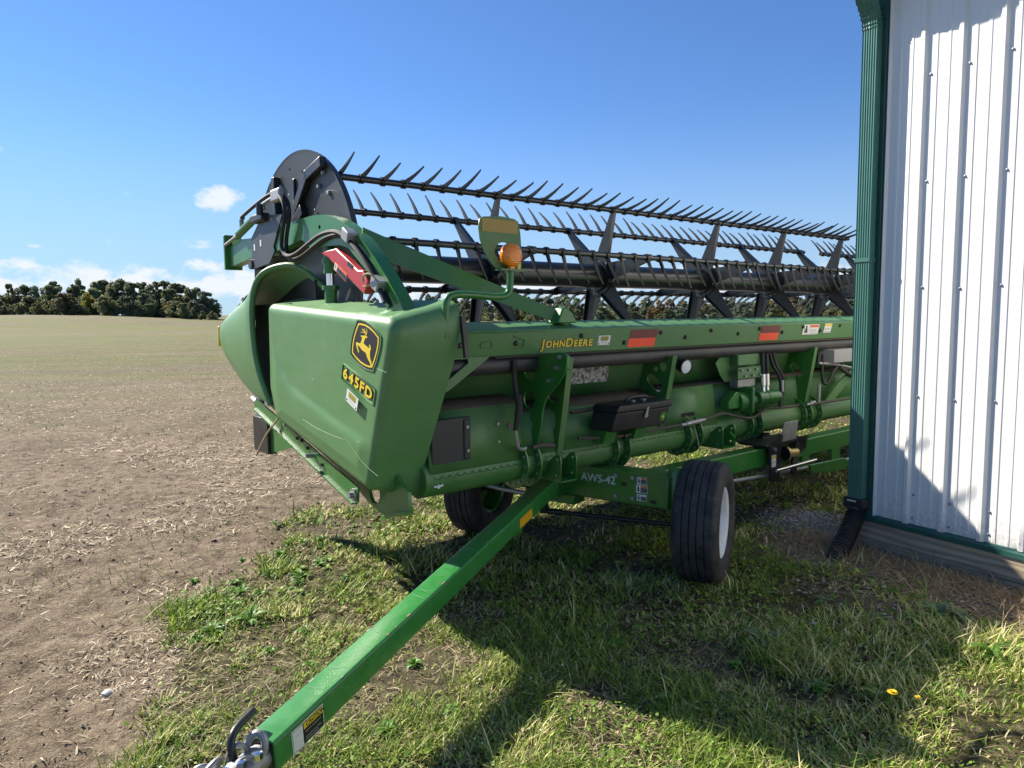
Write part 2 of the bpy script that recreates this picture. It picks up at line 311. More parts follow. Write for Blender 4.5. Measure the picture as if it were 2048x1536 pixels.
# numpy value noise
def vnoise(x, y, seed=0):
    xi, yi = np.floor(x).astype(np.int64), np.floor(y).astype(np.int64); xf, yf = x-xi, y-yi
    def hsh(a, b):
        v = (a*374761393+b*668265263+seed*974634777) & 0xffffffff; v = ((v ^ (v >> 13))*1274126177) & 0xffffffff
        return ((v ^ (v >> 16)) & 0xffff)/65535.
    u, v = xf*xf*(3-2*xf), yf*yf*(3-2*yf)
    a, b, c, d = hsh(xi, yi), hsh(xi+1, yi), hsh(xi, yi+1), hsh(xi+1, yi+1)
    return (a*(1-u)+b*u)*(1-v)+(c*(1-u)+d*u)*v
def fbm(x, y, o=4, seed=0):
    r = 0; a = .5
    for i in range(o): r = r+a*vnoise(x*2**i, y*2**i, seed+i*17); a *= .5
    return r/(1-.5**o)
def sst(a, b, x):
    t = np.clip((x-a)/(b-a), 0, 1); return t*t*(3-2*t)

# ------------------------------------------------------------------ ground
HX, HY = Vector((.7771, .6293)), Vector((-.6293, .7771))         # header's long axis / forward axis in plan
def hf(h, f): return (HX.x*h+HY.x*f, HX.y*h+HY.y*f)
BND = np.array([(-1.3, -40), (-1.35, .5), (-1.45, 1.8), (-1.52, 2.53), (-1.64, 2.92), (-1.86, 3.8), (-1.78, 4.16), (-1.74, 5.0), (-1.70, 5.64), (-1.5, 6.1), (-1.2, 6.35), (-.6, 6.6), (1.0, 8.3), (4, 11.0), (10, 16), (22, 25.5), (60, 56)])
SHC = np.array((2.409, 4.919)); SW = np.array((.515, -.857)); SN = np.array((-.857, -.515))
def lawn_sd(x, y):                                                # >0 on the lawn side, metres
    best = np.full(x.shape, 1e9); side = np.zeros(x.shape)
    for (ax, ay), (bx, by) in zip(BND[:-1], BND[1:]):
        dx, dy = bx-ax, by-ay; t = np.clip(((x-ax)*dx+(y-ay)*dy)/(dx*dx+dy*dy), 0, 1)
        px, py = ax+t*dx-x, ay+t*dy-y; d = np.hypot(px, py); s = np.sign((x-ax)*dy-(y-ay)*dx); m = d < best
        best[m] = d[m]; side[m] = s[m]
    return best*side
def masks(x, y):
    sd_ = lawn_sd(x, y)+(fbm(x*2.2, y*2.2, 3, 5)-.5)*.75+(fbm(x*9, y*9, 2, 6)-.5)*.25
    lawn = sst(-.06, .16, sd_)
    a = (x-SHC[0])*SW[0]+(y-SHC[1])*SW[1]; d = (x-SHC[0])*SN[0]+(y-SHC[1])*SN[1]
    n = (fbm(x*1.7, y*1.7, 3, 9)-.5)
    dirt = (1-sst(.40, .85, d+n*.9))*sst(-.9, -.3, a)
    dirt = np.maximum(dirt, .75*(1-sst(.25, .6, np.hypot((x-2.0)/1.3, (y-3.75)/.8)+n)))
    bare = sst(.60, .72, fbm(x*1.3+4, y*1.3, 3, 21))*.42
    dirt = np.clip(np.maximum(dirt, bare*lawn), 0, 1)
    grav = 1-sst(.12, .40, np.hypot((x-2.30)/1.2, (y-5.55)/1.3)+n*.4)
    grav = np.maximum(grav, .6*(1-sst(.1, .3, np.hypot(x-2.05, y-4.6)+n*.3)))
    return lawn, dirt, grav
def terrain(x, y):
    r = np.hypot(x, y)
    far = 4.3*sst(-80, -190, x)*sst(50, 270, y)+(fbm(x/60+3, y/60, 2, 31)-.5)*2.2*sst(35, 160, r)
    far = far-.9*sst(60, 250, y)*sst(-60, 40, x)
    far = far*(1-.0*r)
    lawn, dirt, grav = masks(x, y)
    near = 1-sst(9, 30, r)
    soil = ((fbm(x*7, y*7, 3, 41)-.5)*.060+(fbm(x*28, y*28, 2, 44)-.5)*.024)*(1-lawn)
    grass = ((fbm(x*2.5, y*2.5, 3, 51)-.5)*.03)*lawn+(fbm(x*22, y*22, 2, 47)-.5)*.014*lawn
    return far+(soil+grass)*near-.012
def build_ground():
    ang = np.concatenate([np.arange(-56, 56.01, .33), np.arange(60, 300.01, 5)])*PI/180
    rad = [.35]
    while rad[-1] < 26: rad.append(rad[-1]*1.0165+.002)
    while rad[-1] < 5200: rad.append(rad[-1]*1.065)
    rad = np.array(rad); A, Rr = np.meshgrid(ang, rad); x = (Rr*np.sin(A)).ravel(); y = (Rr*np.cos(A)).ravel()
    z = terrain(x, y); na, nr = len(ang), len(rad)
    vs = np.c_[x, y, z]; vs = np.vstack([vs, [[0, 0, -.012]]])
    i = np.arange(nr-1)[:, None]*na; k = np.arange(na)[None, :]; k2 = (k+1) % na
    q = np.stack([i+k, i+na+k, i+na+k2, i+k2], -1).reshape(-1, 4)
    me = bpy.data.meshes.new('ground'); nq = len(q); nc = na
    me.vertices.add(len(vs)); me.vertices.foreach_set('co', vs.ravel().astype(np.float32))
    tri = np.stack([np.full(na, len(vs)-1), np.arange(na), (np.arange(na)+1) % na], -1)
    loops = np.concatenate([q.ravel(), tri.ravel()]); me.loops.add(len(loops)); me.loops.foreach_set('vertex_index', loops.astype(np.int32))
    st = np.concatenate([np.arange(nq)*4, nq*4+np.arange(na)*3]); me.polygons.add(len(st)); me.polygons.foreach_set('loop_start', st.astype(np.int32))
    me.update(calc_edges=True); me.validate()
    me.polygons.foreach_set('use_smooth', [True]*len(me.polygons))
    l, d, g_ = masks(vs[:, 0], vs[:, 1]); c = me.color_attributes.new('Mask', 'FLOAT_COLOR', 'POINT')
    c.data.foreach_set('color', np.c_[l, d, g_, np.ones(len(l))].ravel().astype(np.float32))
    b = bmesh.new(); b.from_mesh(me); bmesh.ops.recalc_face_normals(b, faces=b.faces)
    if sum(f.normal.z for f in list(b.faces)[:50]) < 0: bmesh.ops.reverse_faces(b, faces=b.faces)
    b.to_mesh(me); b.free()
    m = bpy.data.materials.new('field_and_lawn_soil'); m.use_nodes = True; t = m.node_tree; p = t.nodes['Principled BSDF']; p.inputs['Roughness'].default_value = .95; p.inputs['Specular IOR Level'].default_value = .15
    at = nd(t, 'ShaderNodeAttribute', attribute_name='Mask'); sp = nd(t, 'ShaderNodeSeparateColor'); t.links.new(at.outputs['Color'], sp.inputs[0])
    ge = nd(t, 'ShaderNodeNewGeometry'); pos = ge.outputs['Position']
    def noise(scale, det=5, rough=.6, stretch=None, rot=0):
        n = nd(t, 'ShaderNodeTexNoise', i_Scale=scale, i_Detail=det, i_Roughness=rough)
        if stretch:
            mp = nd(t, 'ShaderNodeMapping'); mp.inputs['Rotation'].default_value = (0, 0, rot); mp.inputs['Scale'].default_value = stretch; t.links.new(pos, mp.inputs[0]); t.links.new(mp.outputs[0], n.inputs['Vector'])
        else: t.links.new(pos, n.inputs['Vector'])
        return n.outputs[0]
    def ramp(f_, *st_):
        r = nd(t, 'ShaderNodeValToRGB'); e = r.color_ramp.elements
        while len(e) < len(st_): e.new(.5)
        for el, (ps, co) in zip(e, st_): el.position = ps; el.color = co+(1,)
        t.links.new(f_, r.inputs[0]); return r.outputs[0]
    def mixc(f_, a, b):
        mx_ = nd(t, 'ShaderNodeMix', data_type='RGBA')
        for s_, v_ in ((0, f_), (6, a), (7, b)):
            if isinstance(v_, (tuple,)): mx_.inputs[s_].default_value = v_+(1,)
            elif isinstance(v_, float): mx_.inputs[s_].default_value = v_
            else: t.links.new(v_, mx_.inputs[s_])
        return mx_.outputs[2]
    soil = ramp(noise(9, 8, .7), (.32, (.070, .051, .034)), (.48, (.200, .151, .102)), (.70, (.36, .285, .198)))
    big = ramp(noise(.9, 5, .6), (.32, (.72, .70, .66)), (.55, (1.0, 1.0, 1.0)), (.75, (1.12, 1.10, 1.05)))
    mu = nd(t, 'ShaderNodeMix', data_type='RGBA', blend_type='MULTIPLY'); mu.inputs[0].default_value = 1; t.links.new(soil, mu.inputs[6]); t.links.new(big, mu.inputs[7]); soil = mu.outputs[2]
    res = ramp(noise(55, 3, .55, (1, 2.2, 1), .5), (.55, (0, 0, 0)), (.66, (1, 1, 1)))
    soil = mixc(mth(t, 'MULTIPLY', res, .6), soil, (.46, .39, .27))
    # young volunteer green in streaks along the rows and broad patches
    strk = noise(.32, 4, .6, (.05, 1, 1), .10); patch = noise(.045, 4, .6, (.35, 1, 1), .2)
    gr = mth(t, 'ADD', mth(t, 'MULTIPLY', strk, .9), mth(t, 'MULTIPLY', patch, .8))
    grm = nd(t, 'ShaderNodeMapRange'); t.links.new(gr, grm.inputs[0]); grm.inputs[1].default_value = .76; grm.inputs[2].default_value = .98; grm.inputs[4].default_value = 1.0
    ln = nd(t, 'ShaderNodeVectorMath', operation='LENGTH'); t.links.new(pos, ln.inputs[0])
    fr = nd(t, 'ShaderNodeMapRange'); t.links.new(ln.outputs['Value'], fr.inputs[0]); fr.inputs[1].default_value = 7; fr.inputs[2].default_value = 30
    spk = ramp(noise(14, 4, .7), (.46, (0, 0, 0)), (.6, (1, 1, 1)))
    gf = mth(t, 'MULTIPLY', mth(t, 'MULTIPLY', grm.outputs[0], fr.outputs[0]), mth(t, 'ADD', mth(t, 'MULTIPLY', spk, .45), .55))
    far1 = ramp(noise(.55, 7, .72, (.22, 1, 1), .08), (.34, (.080, .070, .040)), (.5, (.145, .128, .070)), (.66, (.225, .195, .115)))
    soil = mixc(mth(t, 'MULTIPLY', fr.outputs[0], .60), soil, far1); soil = mixc(gf, soil, (.120, .160, .032))
    turf = ramp(noise(16, 7, .7), (.34, (.030, .026, .014)), (.5, (.085, .078, .034)), (.68, (.24, .20, .11)))
    dirtc = ramp(noise(20, 8, .7), (.3, (.085, .064, .045)), (.6, (.180, .142, .102)), (.8, (.26, .22, .17)))
    gravc = ramp(noise(60, 5, .6), (.35, (.10, .095, .09)), (.55, (.24, .235, .23)), (.75, (.42, .42, .41)))
    col = mixc(sp.outputs[0], soil, turf); col = mixc(sp.outputs[1], col, dirtc); col = mixc(mth(t, 'MULTIPLY', sp.outputs[2], .8), col, gravc)
    t.links.new(col, p.inputs['Base Color'])
    b1 = nd(t, 'ShaderNodeBump'); b1.inputs['Strength'].default_value = 1.0; b1.inputs['Distance'].default_value = .05
    t.links.new(mth(t, 'ADD', noise(11, 8, .72), mth(t, 'MULTIPLY', noise(70, 3, .6), .35)), b1.inputs['Height']); t.links.new(b1.outputs[0], p.inputs['Normal'])
    me.materials.append(m); o = bpy.data.objects.new('ground', me); COL.objects.link(o); tag(o, 'brown harvested field meeting a rough lawn', 'ground', kind='structure')
build_ground()

# ---- grass blades, straw, stones: uncountable ground cover built as real geometry
def blades_mesh(name, x, y, z, hgt, wid, az, lean, curl, col, mat, z0=0, kindlabel=None, cat=None):
    n = len(x); dx, dy = np.cos(az), np.sin(az); sx, sy = -dy, dx
    P_ = np.zeros((n, 5, 3))
    for j, (t, wf) in enumerate(((0, 1), (0, -1), (.55, .8), (.55, -.8), (1, 0))):
        outx = lean*t+curl*t*t; hz = hgt*(t-.35*curl/np.maximum(hgt, .01)*t*t*.6)
        P_[:, j, 0] = x+dx*outx+sx*wid*wf*.5; P_[:, j, 1] = y+dy*outx+sy*wid*wf*.5; P_[:, j, 2] = z+np.maximum(hz, .002*(j > 1))-.004*(j < 2)
    idx = (np.arange(n)*5)[:, None]
    tri = np.concatenate([idx+np.array([0, 1, 2]), idx+np.array([1, 3, 2]), idx+np.array([2, 3, 4])])
    me = bpy.data.meshes.new(name); me.vertices.add(n*5); me.vertices.foreach_set('co', P_.ravel().astype(np.float32))
    me.loops.add(tri.size); me.loops.foreach_set('vertex_index', tri.ravel().astype(np.int32)); me.polygons.add(len(tri)); me.polygons.foreach_set('loop_start', (np.arange(len(tri))*3).astype(np.int32))
    me.update(calc_edges=True)
    c = me.color_attributes.new('Col', 'FLOAT_COLOR', 'POINT'); cc = np.ones((n, 5, 4)); cc[:, :, :3] = col[:, None, :]; c.data.foreach_set('color', cc.ravel().astype(np.float32))
    me.materials.append(mat); o = bpy.data.objects.new(name, me); COL.objects.link(o); tag(o, kindlabel, cat, kind='stuff'); return o
def polar(n, r0_, r1_, a=48):
    r = np.exp(rng.uniform(math.log(r0_), math.log(r1_), n)); t = rng.uniform(-a, a, n)*PI/180; return r*np.sin(t), r*np.cos(t), r
def in_shed(x, y): return ((x-SHC[0])*SN[0]+(y-SHC[1])*SN[1] < .03) & ((x-SHC[0])*SW[0]+(y-SHC[1])*SW[1] > -.03)
def lawn_grass():
    x, y, r = polar(300000, 1.5, 17); l, d, g_ = masks(x, y)
    tuft = fbm(x*3.1, y*3.1, 3, 61); keep = rng.random(len(x)) < l*(1-.93*d)*(1-.9*g_)*(.10+1.1*sst(.40, .60, tuft))
    keep &= ~in_shed(x, y)
    x, y, r, tuft = x[keep], y[keep], r[keep], tuft[keep]; n = len(x)
    long_ = sst(.55, .72, fbm(x*1.6+9, y*1.6, 3, 71))
    hgt = (.012+.026*rng.random(n)+.060*long_*rng.random(n)+.030*sst(.45, .7, tuft)*rng.random(n))*(.8+.4*rng.random(n)); tall = rng.random(n) < .012; hgt[tall] += .06+.06*rng.random(tall.sum())
    wid = (.0034+.0036*rng.random(n))*np.clip(r/3.2, .9, 2.2); lean = hgt*rng.uniform(.1, 1.1, n); curl = hgt*rng.uniform(.1, .9, n)
    dry = np.clip(sst(.40, .66, fbm(x*1.9+2, y*1.9, 3, 81))*1.0+.12, 0, 1); isdry = rng.random(n) < dry*.50
    g1 = np.array((.110, .220, .020)); g2 = np.array((.310, .390, .060)); s1 = np.array((.74, .65, .36)); s2 = np.array((.48, .47, .13))
    k = rng.random((n, 1)); col = g1*(1-k)+g2*k; cs = s1*(1-k)+s2*k; col[isdry] = cs[isdry]; col *= (.60+.90*rng.random((n, 1)))
    blades_mesh('lawn_grass', x, y, terrain(x, y), hgt, wid, rng.uniform(0, 2*PI, n), lean, curl, col, BLADE, kindlabel='short patchy green and straw coloured lawn grass', cat='grass')
lawn_grass()
def leaf_mat_cover():
    x, y, r = polar(140000, 1.5, 15); l, d, g_ = masks(x, y); pt = fbm(x*2.3+13, y*2.3, 3, 131)
    k = (rng.random(len(x)) < l*(1-.95*d)*(1-.95*g_)*(.12+1.1*sst(.42, .62, pt))) & ~in_shed(x, y); x, y, r = x[k], y[k], r[k]; n = len(x)
    s_ = (.0050+.0075*rng.random(n)**1.5)*np.clip(r/3.2, .9, 1.9); a = rng.uniform(0, 6.283, n); ti = rng.normal(0, .45, (n, 2)); z_ = terrain(x, y)+.006+.028*rng.random(n)
    P_ = np.zeros((n, 4, 3))
    for j, (u, v) in enumerate(((-1, 0), (0, -.75), (1, 0), (0, .75))):
        dx = s_*(u*np.cos(a)-v*np.sin(a)); dy = s_*(u*np.sin(a)+v*np.cos(a)); P_[:, j] = np.c_[x+dx, y+dy, z_+dx*ti[:, 0]+dy*ti[:, 1]]
    me = bpy.data.meshes.new('ground_leaves'); me.vertices.add(n*4); me.vertices.foreach_set('co', P_.ravel().astype(np.float32)); me.loops.add(n*4); me.loops.foreach_set('vertex_index', np.arange(n*4, dtype=np.int32)); me.polygons.add(n); me.polygons.foreach_set('loop_start', (np.arange(n)*4).astype(np.int32)); me.update(calc_edges=True)
    kk = rng.random((n, 1)); col = (np.array((.09, .215, .018))*(1-kk)+np.array((.30, .43, .05))*kk)*(.55+.75*rng.random((n, 1))); dd = rng.random(n) < .16; col[dd] = np.array((.50, .42, .20))*(.7+.5*rng.random((dd.sum(), 1)))
    c = me.color_attributes.new('Col', 'FLOAT_COLOR', 'POINT'); cc = np.ones((n, 4, 4)); cc[:, :, :3] = col[:, None, :]; c.data.foreach_set('color', cc.ravel().astype(np.float32)); me.materials.append(BLADE)
    o = bpy.data.objects.new('ground_leaves', me); COL.objects.link(o); tag(o, 'low mat of small clover like leaves through the lawn', 'ground cover', kind='stuff')
leaf_mat_cover()
def field_straw():
    x, y, r = polar(210000, 1.5, 80, 50); l, d, g_ = masks(x, y); dens = fbm(x*1.2, y*1.2, 3, 91)
    k = rng.random(len(x)) < (1-l)*(.10+1.5*sst(.38, .68, dens)); x, y, r = x[k], y[k], r[k]; n = len(x)
    L = (.010+.036*rng.random(n)**2.4)*np.clip(r/4, 1, 2.4); L[rng.random(n) < .01] *= 2.5
    kk = rng.random((n, 1)); col = (np.array((.72, .62, .44))*kk+np.array((.30, .235, .155))*(1-kk))*(.75+.5*rng.random((n, 1)))
    blades_mesh('straw_residue', x, y, terrain(x, y)+.004+.006*rng.random(n), .003+.012*rng.random(n)*rng.random(n), (.003+.006*rng.random(n)**2)*np.clip(r/4, 1, 3), rng.uniform(0, 2*PI, n), L, L*.2, col, STRAW, kindlabel='pale chopped straw residue scattered over the bare field', cat='straw')
    # sparse seedlings in the field
    x, y, r = polar(26000, 3, 45, 50); l, d, g_ = masks(x, y); k = (rng.random(len(x)) < (1-l)*sst(.56, .72, fbm(x*.9+7, y*1.6, 3, 95))); x, y, r = x[k], y[k], r[k]; n = len(x); h_ = .02+.035*rng.random(n)
    col = np.array((.13, .21, .035))*(.7+.6*rng.random((n, 1)))
    blades_mesh('field_seedlings', x, y, terrain(x, y), h_, .004*np.clip(r/4, 1, 4), rng.uniform(0, 2*PI, n), h_*.6, h_*.4, col, BLADE, kindlabel='thin young green seedlings sprouting in the bare field', cat='seedlings')
field_straw()
def dead_grass():
    n = 9000; a = rng.uniform(-.35, 2.4, n); d = np.abs(rng.normal(0, .20, n))+.05; d = np.where(rng.random(n) < .25, rng.uniform(.05, .9, n), d)
    x = SHC[0]+SW[0]*a+SN[0]*d; y = SHC[1]+SW[1]*a+SN[1]*d; h_ = rng.uniform(.008, .06, n)*np.where(d < .4, 1, .5); tall = rng.random(n) < .03; h_[tall] += .09
    L = rng.uniform(.05, .22, n); k = rng.random((n, 1)); col = (np.array((.56, .42, .24))*k+np.array((.19, .135, .085))*(1-k))
    blades_mesh('dead_grass', x, y, terrain(x, y)+.004, h_, rng.uniform(.002, .005, n), rng.uniform(0, 2*PI, n), L*.6, L*.5, col, STRAW, kindlabel='tangled dead brown grass along the foot of the shed', cat='dead grass')
dead_grass()
def thatch():
    x, y, r = polar(60000, 1.5, 13); l, d, g_ = masks(x, y); p_ = fbm(x*1.4+21, y*1.4, 3, 141); k = (rng.random(len(x)) < l*(.18+.8*sst(.40, .66, p_))*(1-.6*g_)) & ~in_shed(x, y); x, y, r = x[k], y[k], r[k]; n = len(x)
    L = rng.uniform(.015, .07, n); kk = rng.random((n, 1)); col = (np.array((.60, .50, .30))*kk+np.array((.22, .17, .09))*(1-kk))*(.8+.4*rng.random((n, 1)))
    blades_mesh('lawn_thatch', x, y, terrain(x, y)+.004+.008*rng.random(n), .003+.014*rng.random(n), (.0018+.0022*rng.random(n))*np.clip(r/3.2, .9, 2), rng.uniform(0, 6.283, n), L, L*.3, col, STRAW, kindlabel='flattened dry clippings lying between the lawn grass', cat='thatch')
thatch()
def pebbles(name, x, y, s, cols, label, cat):
    n = len(x); bvs = np.array([(1, 0, 0), (-1, 0, 0), (0, 1, 0), (0, -1, 0), (0, 0, 1), (0, 0, -1)], float); bf = np.array([(0, 2, 4), (2, 1, 4), (1, 3, 4), (3, 0, 4), (2, 0, 5), (1, 2, 5), (3, 1, 5), (0, 3, 5)])
    V_ = bvs[None]*(s[:, None, None])*rng.uniform(.6, 1.3, (n, 6, 1))*np.array((1, 1, .6)); t = rng.uniform(0, 6.28, n); c, sn = np.cos(t)[:, None], np.sin(t)[:, None]
    P_ = np.stack([x[:, None]+V_[:, :, 0]*c-V_[:, :, 1]*sn, y[:, None]+V_[:, :, 0]*sn+V_[:, :, 1]*c, terrain(x, y)[:, None]+V_[:, :, 2]+s[:, None]*.2], -1)
    tri = ((np.arange(n)*6)[:, None, None]+bf[None]).reshape(-1, 3); me = bpy.data.meshes.new(name); me.from_pydata(P_.reshape(-1, 3).tolist(), [], tri.tolist())
    ca = me.color_attributes.new('Col', 'FLOAT_COLOR', 'POINT'); cc = np.ones((n, 6, 4)); cc[:, :, :3] = cols[:, None]; ca.data.foreach_set('color', cc.ravel().astype(np.float32)); me.materials.append(STONE)
    o = bpy.data.objects.new(name, me); COL.objects.link(o); tag(o, label, cat, kind='stuff')
n = 2200; x = 2.30+rng.normal(0, .22, n); y = 5.55+rng.normal(0, .26, n); k = ~in_shed(x, y); x, y = x[k], y[k]
pebbles('gravel', x, y, .004+.012*rng.random(len(x))**2, np.array((.33, .33, .33))*(.4+.9*rng.random((len(x), 1))), 'grey crushed gravel behind the black drain pipe', 'gravel')
n = 700; a = rng.uniform(-.1, 1.8, n); d = rng.uniform(.15, 1.1, n); x, y = SHC[0]+SW[0]*a+SN[0]*d, SHC[1]+SW[1]*a+SN[1]*d
pebbles('pebbles', x, y, .003+.014*rng.random(n)**3, np.array((.36, .33, .29))*(.5+.8*rng.random((n, 1))), 'small pale pebbles strewn on the bare dirt by the shed', 'pebbles')
x, y, r = polar(16000, 1.6, 14, 48); l, d, g_ = masks(x, y); k = rng.random(len(x)) < (1-l)*.75; x, y, r = x[k], y[k], r[k]; n = len(x)
pebbles('soil_clods', x, y, (.003+.009*rng.random(n)**3)*np.clip(r/4, 1, 1.6), np.array((.27, .21, .15))*(.6+.7*rng.random((n, 1))), 'crumbled brown clods of soil on the field', 'soil clods')

# ------------------------------------------------------------------ shed (local x = along the wall, y = inwards, z = up)
SHED = empty('shed', (SHC[0], SHC[1], 0), math.atan2(SW[1], SW[0]))
tag(SHED, 'white ribbed metal farm shed with dark green trim and gutter', 'shed')
LEN, DEP, ZB, ZT = 9.2, 10.0, .222, 4.12
def sheet_profile(a0, a1):
    pts = [(a0, 0)]
    k0 = math.ceil((a0-.333-.12)/.2286); k = k0
    ev = []
    while .333+.2286*k < a1+.1:
        c = .333+.2286*k
        ev += [(c-.026, 0), (c-.011, .019), (c+.011, .019), (c+.026, 0)]
        for mo in (.076, .152): ev += [(c+mo-.013, 0), (c+mo-.008, .003), (c+mo+.008, .003), (c+mo+.013, 0)]
        k += 1
    pts += [e for e in ev if a0 < e[0] < a1]
    pts.append((a1, pts[-1][1])); return pts
a = .098; i = 0
while a < LEN-.1:
    b = .098+.85+.9144*i if i == 0 else a+.9144
    b = min(b, LEN-.09); pr = sheet_profile(a, b); dz = .0012*(i % 2)
    mb = MB(); n_ = len(pr)
    mb.add([(p, -q-dz, ZB) for p, q in pr]+[(p, -q-dz, ZT) for p, q in pr], [(j, j+1, n_+j+1, n_+j) for j in range(n_-1)])
    obj('siding_sheet', mb, SIDING, SHED, sm=0); a = b; i += 1
mb = MB().box(0, LEN, .02, .06, ZB-.02, ZT); obj('wall_framing', mb, WOOD, SHED)
mb = MB().prism([(-.002, .004), (-.002, -.022), (.10, -.022), (.10, .004)], 'z', ZB-.04, ZT); mb.prism([(-.004, -.022), (-.004, .12), (.004, .12), (.004, -.022)], 'z', ZB-.04, ZT)
obj('corner_trim', mb, TRIM, SHED, bevel=.003)
mb = MB().prism([(-.030, ZB-.045), (-.030, ZB-.015), (-.003, ZB+.004), (.01, ZB+.004), (.01, ZB-.045)], 'x', -.02, LEN); obj('base_trim', mb, TRIM, SHED)
obj('skirt_board', MB().box(-.02, LEN, -.016, .03, .032, .176), WOOD, SHED, bevel=.004)
obj('skirt_board', MB().box(-.018, LEN, -.012, .03, -.12, .028), WOOD, SHED, bevel=.004)
scr = MB().lathe([(.0001, -.007), (.005, -.006), (.006, -.002), (.009, -.001), (.009, 0)], (0, 0, 0), (0, 1, 0), 8).mesh('screw'); scr.materials.append(SCREW)
for zz in (.27, .42, 1.06, 1.75, 2.41, 3.06, 3.72):
    for k in range(0, 9):
        o = link('screw', scr, SHED, sm=0); o.location = (.333+.045+.2286*k, -.0015, zz+random.uniform(-.012, .012))
# back gable wall, far wall, roof
mb = MB(); mb.add([(0, .1, ZB), (0, DEP, ZB), (0, DEP, ZT), (0, DEP/2, ZT+1.5), (0, .1, ZT)], [(0, 1, 2, 3, 4)]); mb.box(0, LEN, DEP-.02, DEP, ZB, ZT); mb.add([(LEN, 0, ZB), (LEN, DEP, ZB), (LEN, DEP, ZT), (LEN, DEP/2, ZT+1.5), (LEN, 0, ZT)], [(4, 3, 2, 1, 0)])
obj('rear_wall', mb, SIDING, SHED, solid=.01)
mb = MB().box(.0, LEN, .05, DEP, -.1, ZB); obj('foundation_boards', mb, WOOD, SHED)
mb = MB()
for s0, s1 in (((-.36, ZT+.0), (DEP/2, ZT+1.58)), ((DEP+.36, ZT+.0), (DEP/2, ZT+1.58))):
    mb.add([(-1., s0[0], s0[1]), (LEN+.3, s0[0], s0[1]), (LEN+.3, s1[0], s1[1]), (-1., s1[0], s1[1])], [(0, 1, 2, 3)])
obj('roof', mb, ROOFM, SHED, solid=.04)  # roof, soffit, gutter lengthened past the gable, unseen, to shade the upper wall
mb = MB().box(-1., LEN+.3, -.34, -.02, ZT-.05, ZT-.035); obj('soffit', mb, SIDING, SHED)
mb = MB().prism([(-.345, ZT-.07), (-.345, ZT+.05), (-.365, ZT+.05), (-.46, ZT+.055), (-.465, ZT+.02), (-.44, ZT-.03), (-.43, ZT-.07)], 'x', -1.02, LEN+.3); obj('gutter', mb, TRIM, SHED, bevel=.004)
# downspout: fluted rectangular section standing on the wall beside the corner, elbow out to the gutter
def ds_ring(u0_, u1_, d0, d1, fl=.004):
    pts = []; nfl = 6
    for j in range(nfl*2+1):
        t = j/(nfl*2); pts.append((u0_+(u1_-u0_)*t, d1-(fl if j % 2 else 0)))
    for j in range(1, 5): pts.append((u1_-(fl*.6 if j % 2 else 0), d1+(d0-d1)*j/5))
    pts += [(u1_, d0), (u0_, d0)]
    for j in range(4, 0, -1): pts.append((u0_, d0+(d1-d0)*(5-j)/5)) if False else None
    return pts
sec = ds_ring(-.030, .070, .004, .066)
mb = MB().loft([[(u, -d-.022, z_) for u, d in sec] for z_ in (.30, 3.46)], caps=True); ds = obj('downspout', mb, DOWNSP, SHED, sm=25)
path = [(.0, 3.44), (.012, 3.50), (.05, 3.575), (.11, 3.66), (.20, 3.79), (.27, 3.90), (.315, 3.99), (.325, 4.07)]
rings = []
for j in range(36):
    t = j/35*(len(path)-1); i0 = min(int(t), len(path)-2); fr_ = t-i0; d_, z_ = (path[i0][q]*(1-fr_)+path[i0+1][q]*fr_ for q in (0, 1)); dd, dz = path[i0+1][0]-path[i0][0], path[i0+1][1]-path[i0][1]; l_ = math.hypot(dd, dz); nx, nz_ = dz/l_, -dd/l_
    g_ = .0035 if j % 2 else -.001
    rings.append([(u+(g_ if u > .02 else -g_), -(.022+d_+(d-.0)*nx+(g_ if d > .03 else -g_)*nx), z_+d*nz_) for u, d in sec])
obj('elbow', MB().loft(rings, caps=True), DOWNSP, ds, sm=30)
obj('strap', MB().box(-.034, .074, -.092, -.018, 1.94, 1.965), DOWNSP, ds)

DP = empty('drain_pipe', (SHC[0]+SN[0]*.2, SHC[1]+SN[1]*.2, 0), math.atan2(SW[1], SW[0]))
tag(DP, 'black corrugated drain pipe under the green downspout at the shed corner', 'drain pipe')
pp = smooth([(.02, .140, .27), (.025, .125, .21), (.05, .03, .13), (.085, -.12, .03), (.11, -.24, -.05)], 3); pp2 = []; rr_ = []
L = 0; acc_ = [0]
for p, q in zip(pp[:-1], pp[1:]): L += (q-p).length; acc_.append(L)
NR = 76
for j in range(NR):
    s_ = L*j/(NR-1); i0 = max(k for k in range(len(acc_)) if acc_[k] <= s_+1e-9); i0 = min(i0, len(pp)-2); t = (s_-acc_[i0])/(acc_[i0+1]-acc_[i0]); pp2.append(pp[i0]*(1-t)+pp[i0+1]*t); rr_.append(.053+(.008 if (j//2) % 2 else 0)+(.002 if j % 2 else 0))
obj('pipe', MB().tube(pp2, rr_, 20), PIPE, DP, sm=50)
mb = MB(); mb.loft([[(.02+sx_*.072*k_, .155+sy_*.058*k_, z_) for sx_, sy_ in ((-1, -1), (1, -1), (1, 1), (-1, 1))] for z_, k_ in ((.255, .8), (.275, 1), (.335, 1.0), (.336, .92))], caps=True); ad = obj('adapter', mb, PIPE, DP, bevel=.006)
obj('sticker', MB().box(-.02, .045, .155-.0605, .155-.0588, .312, .322), WHT, ad)

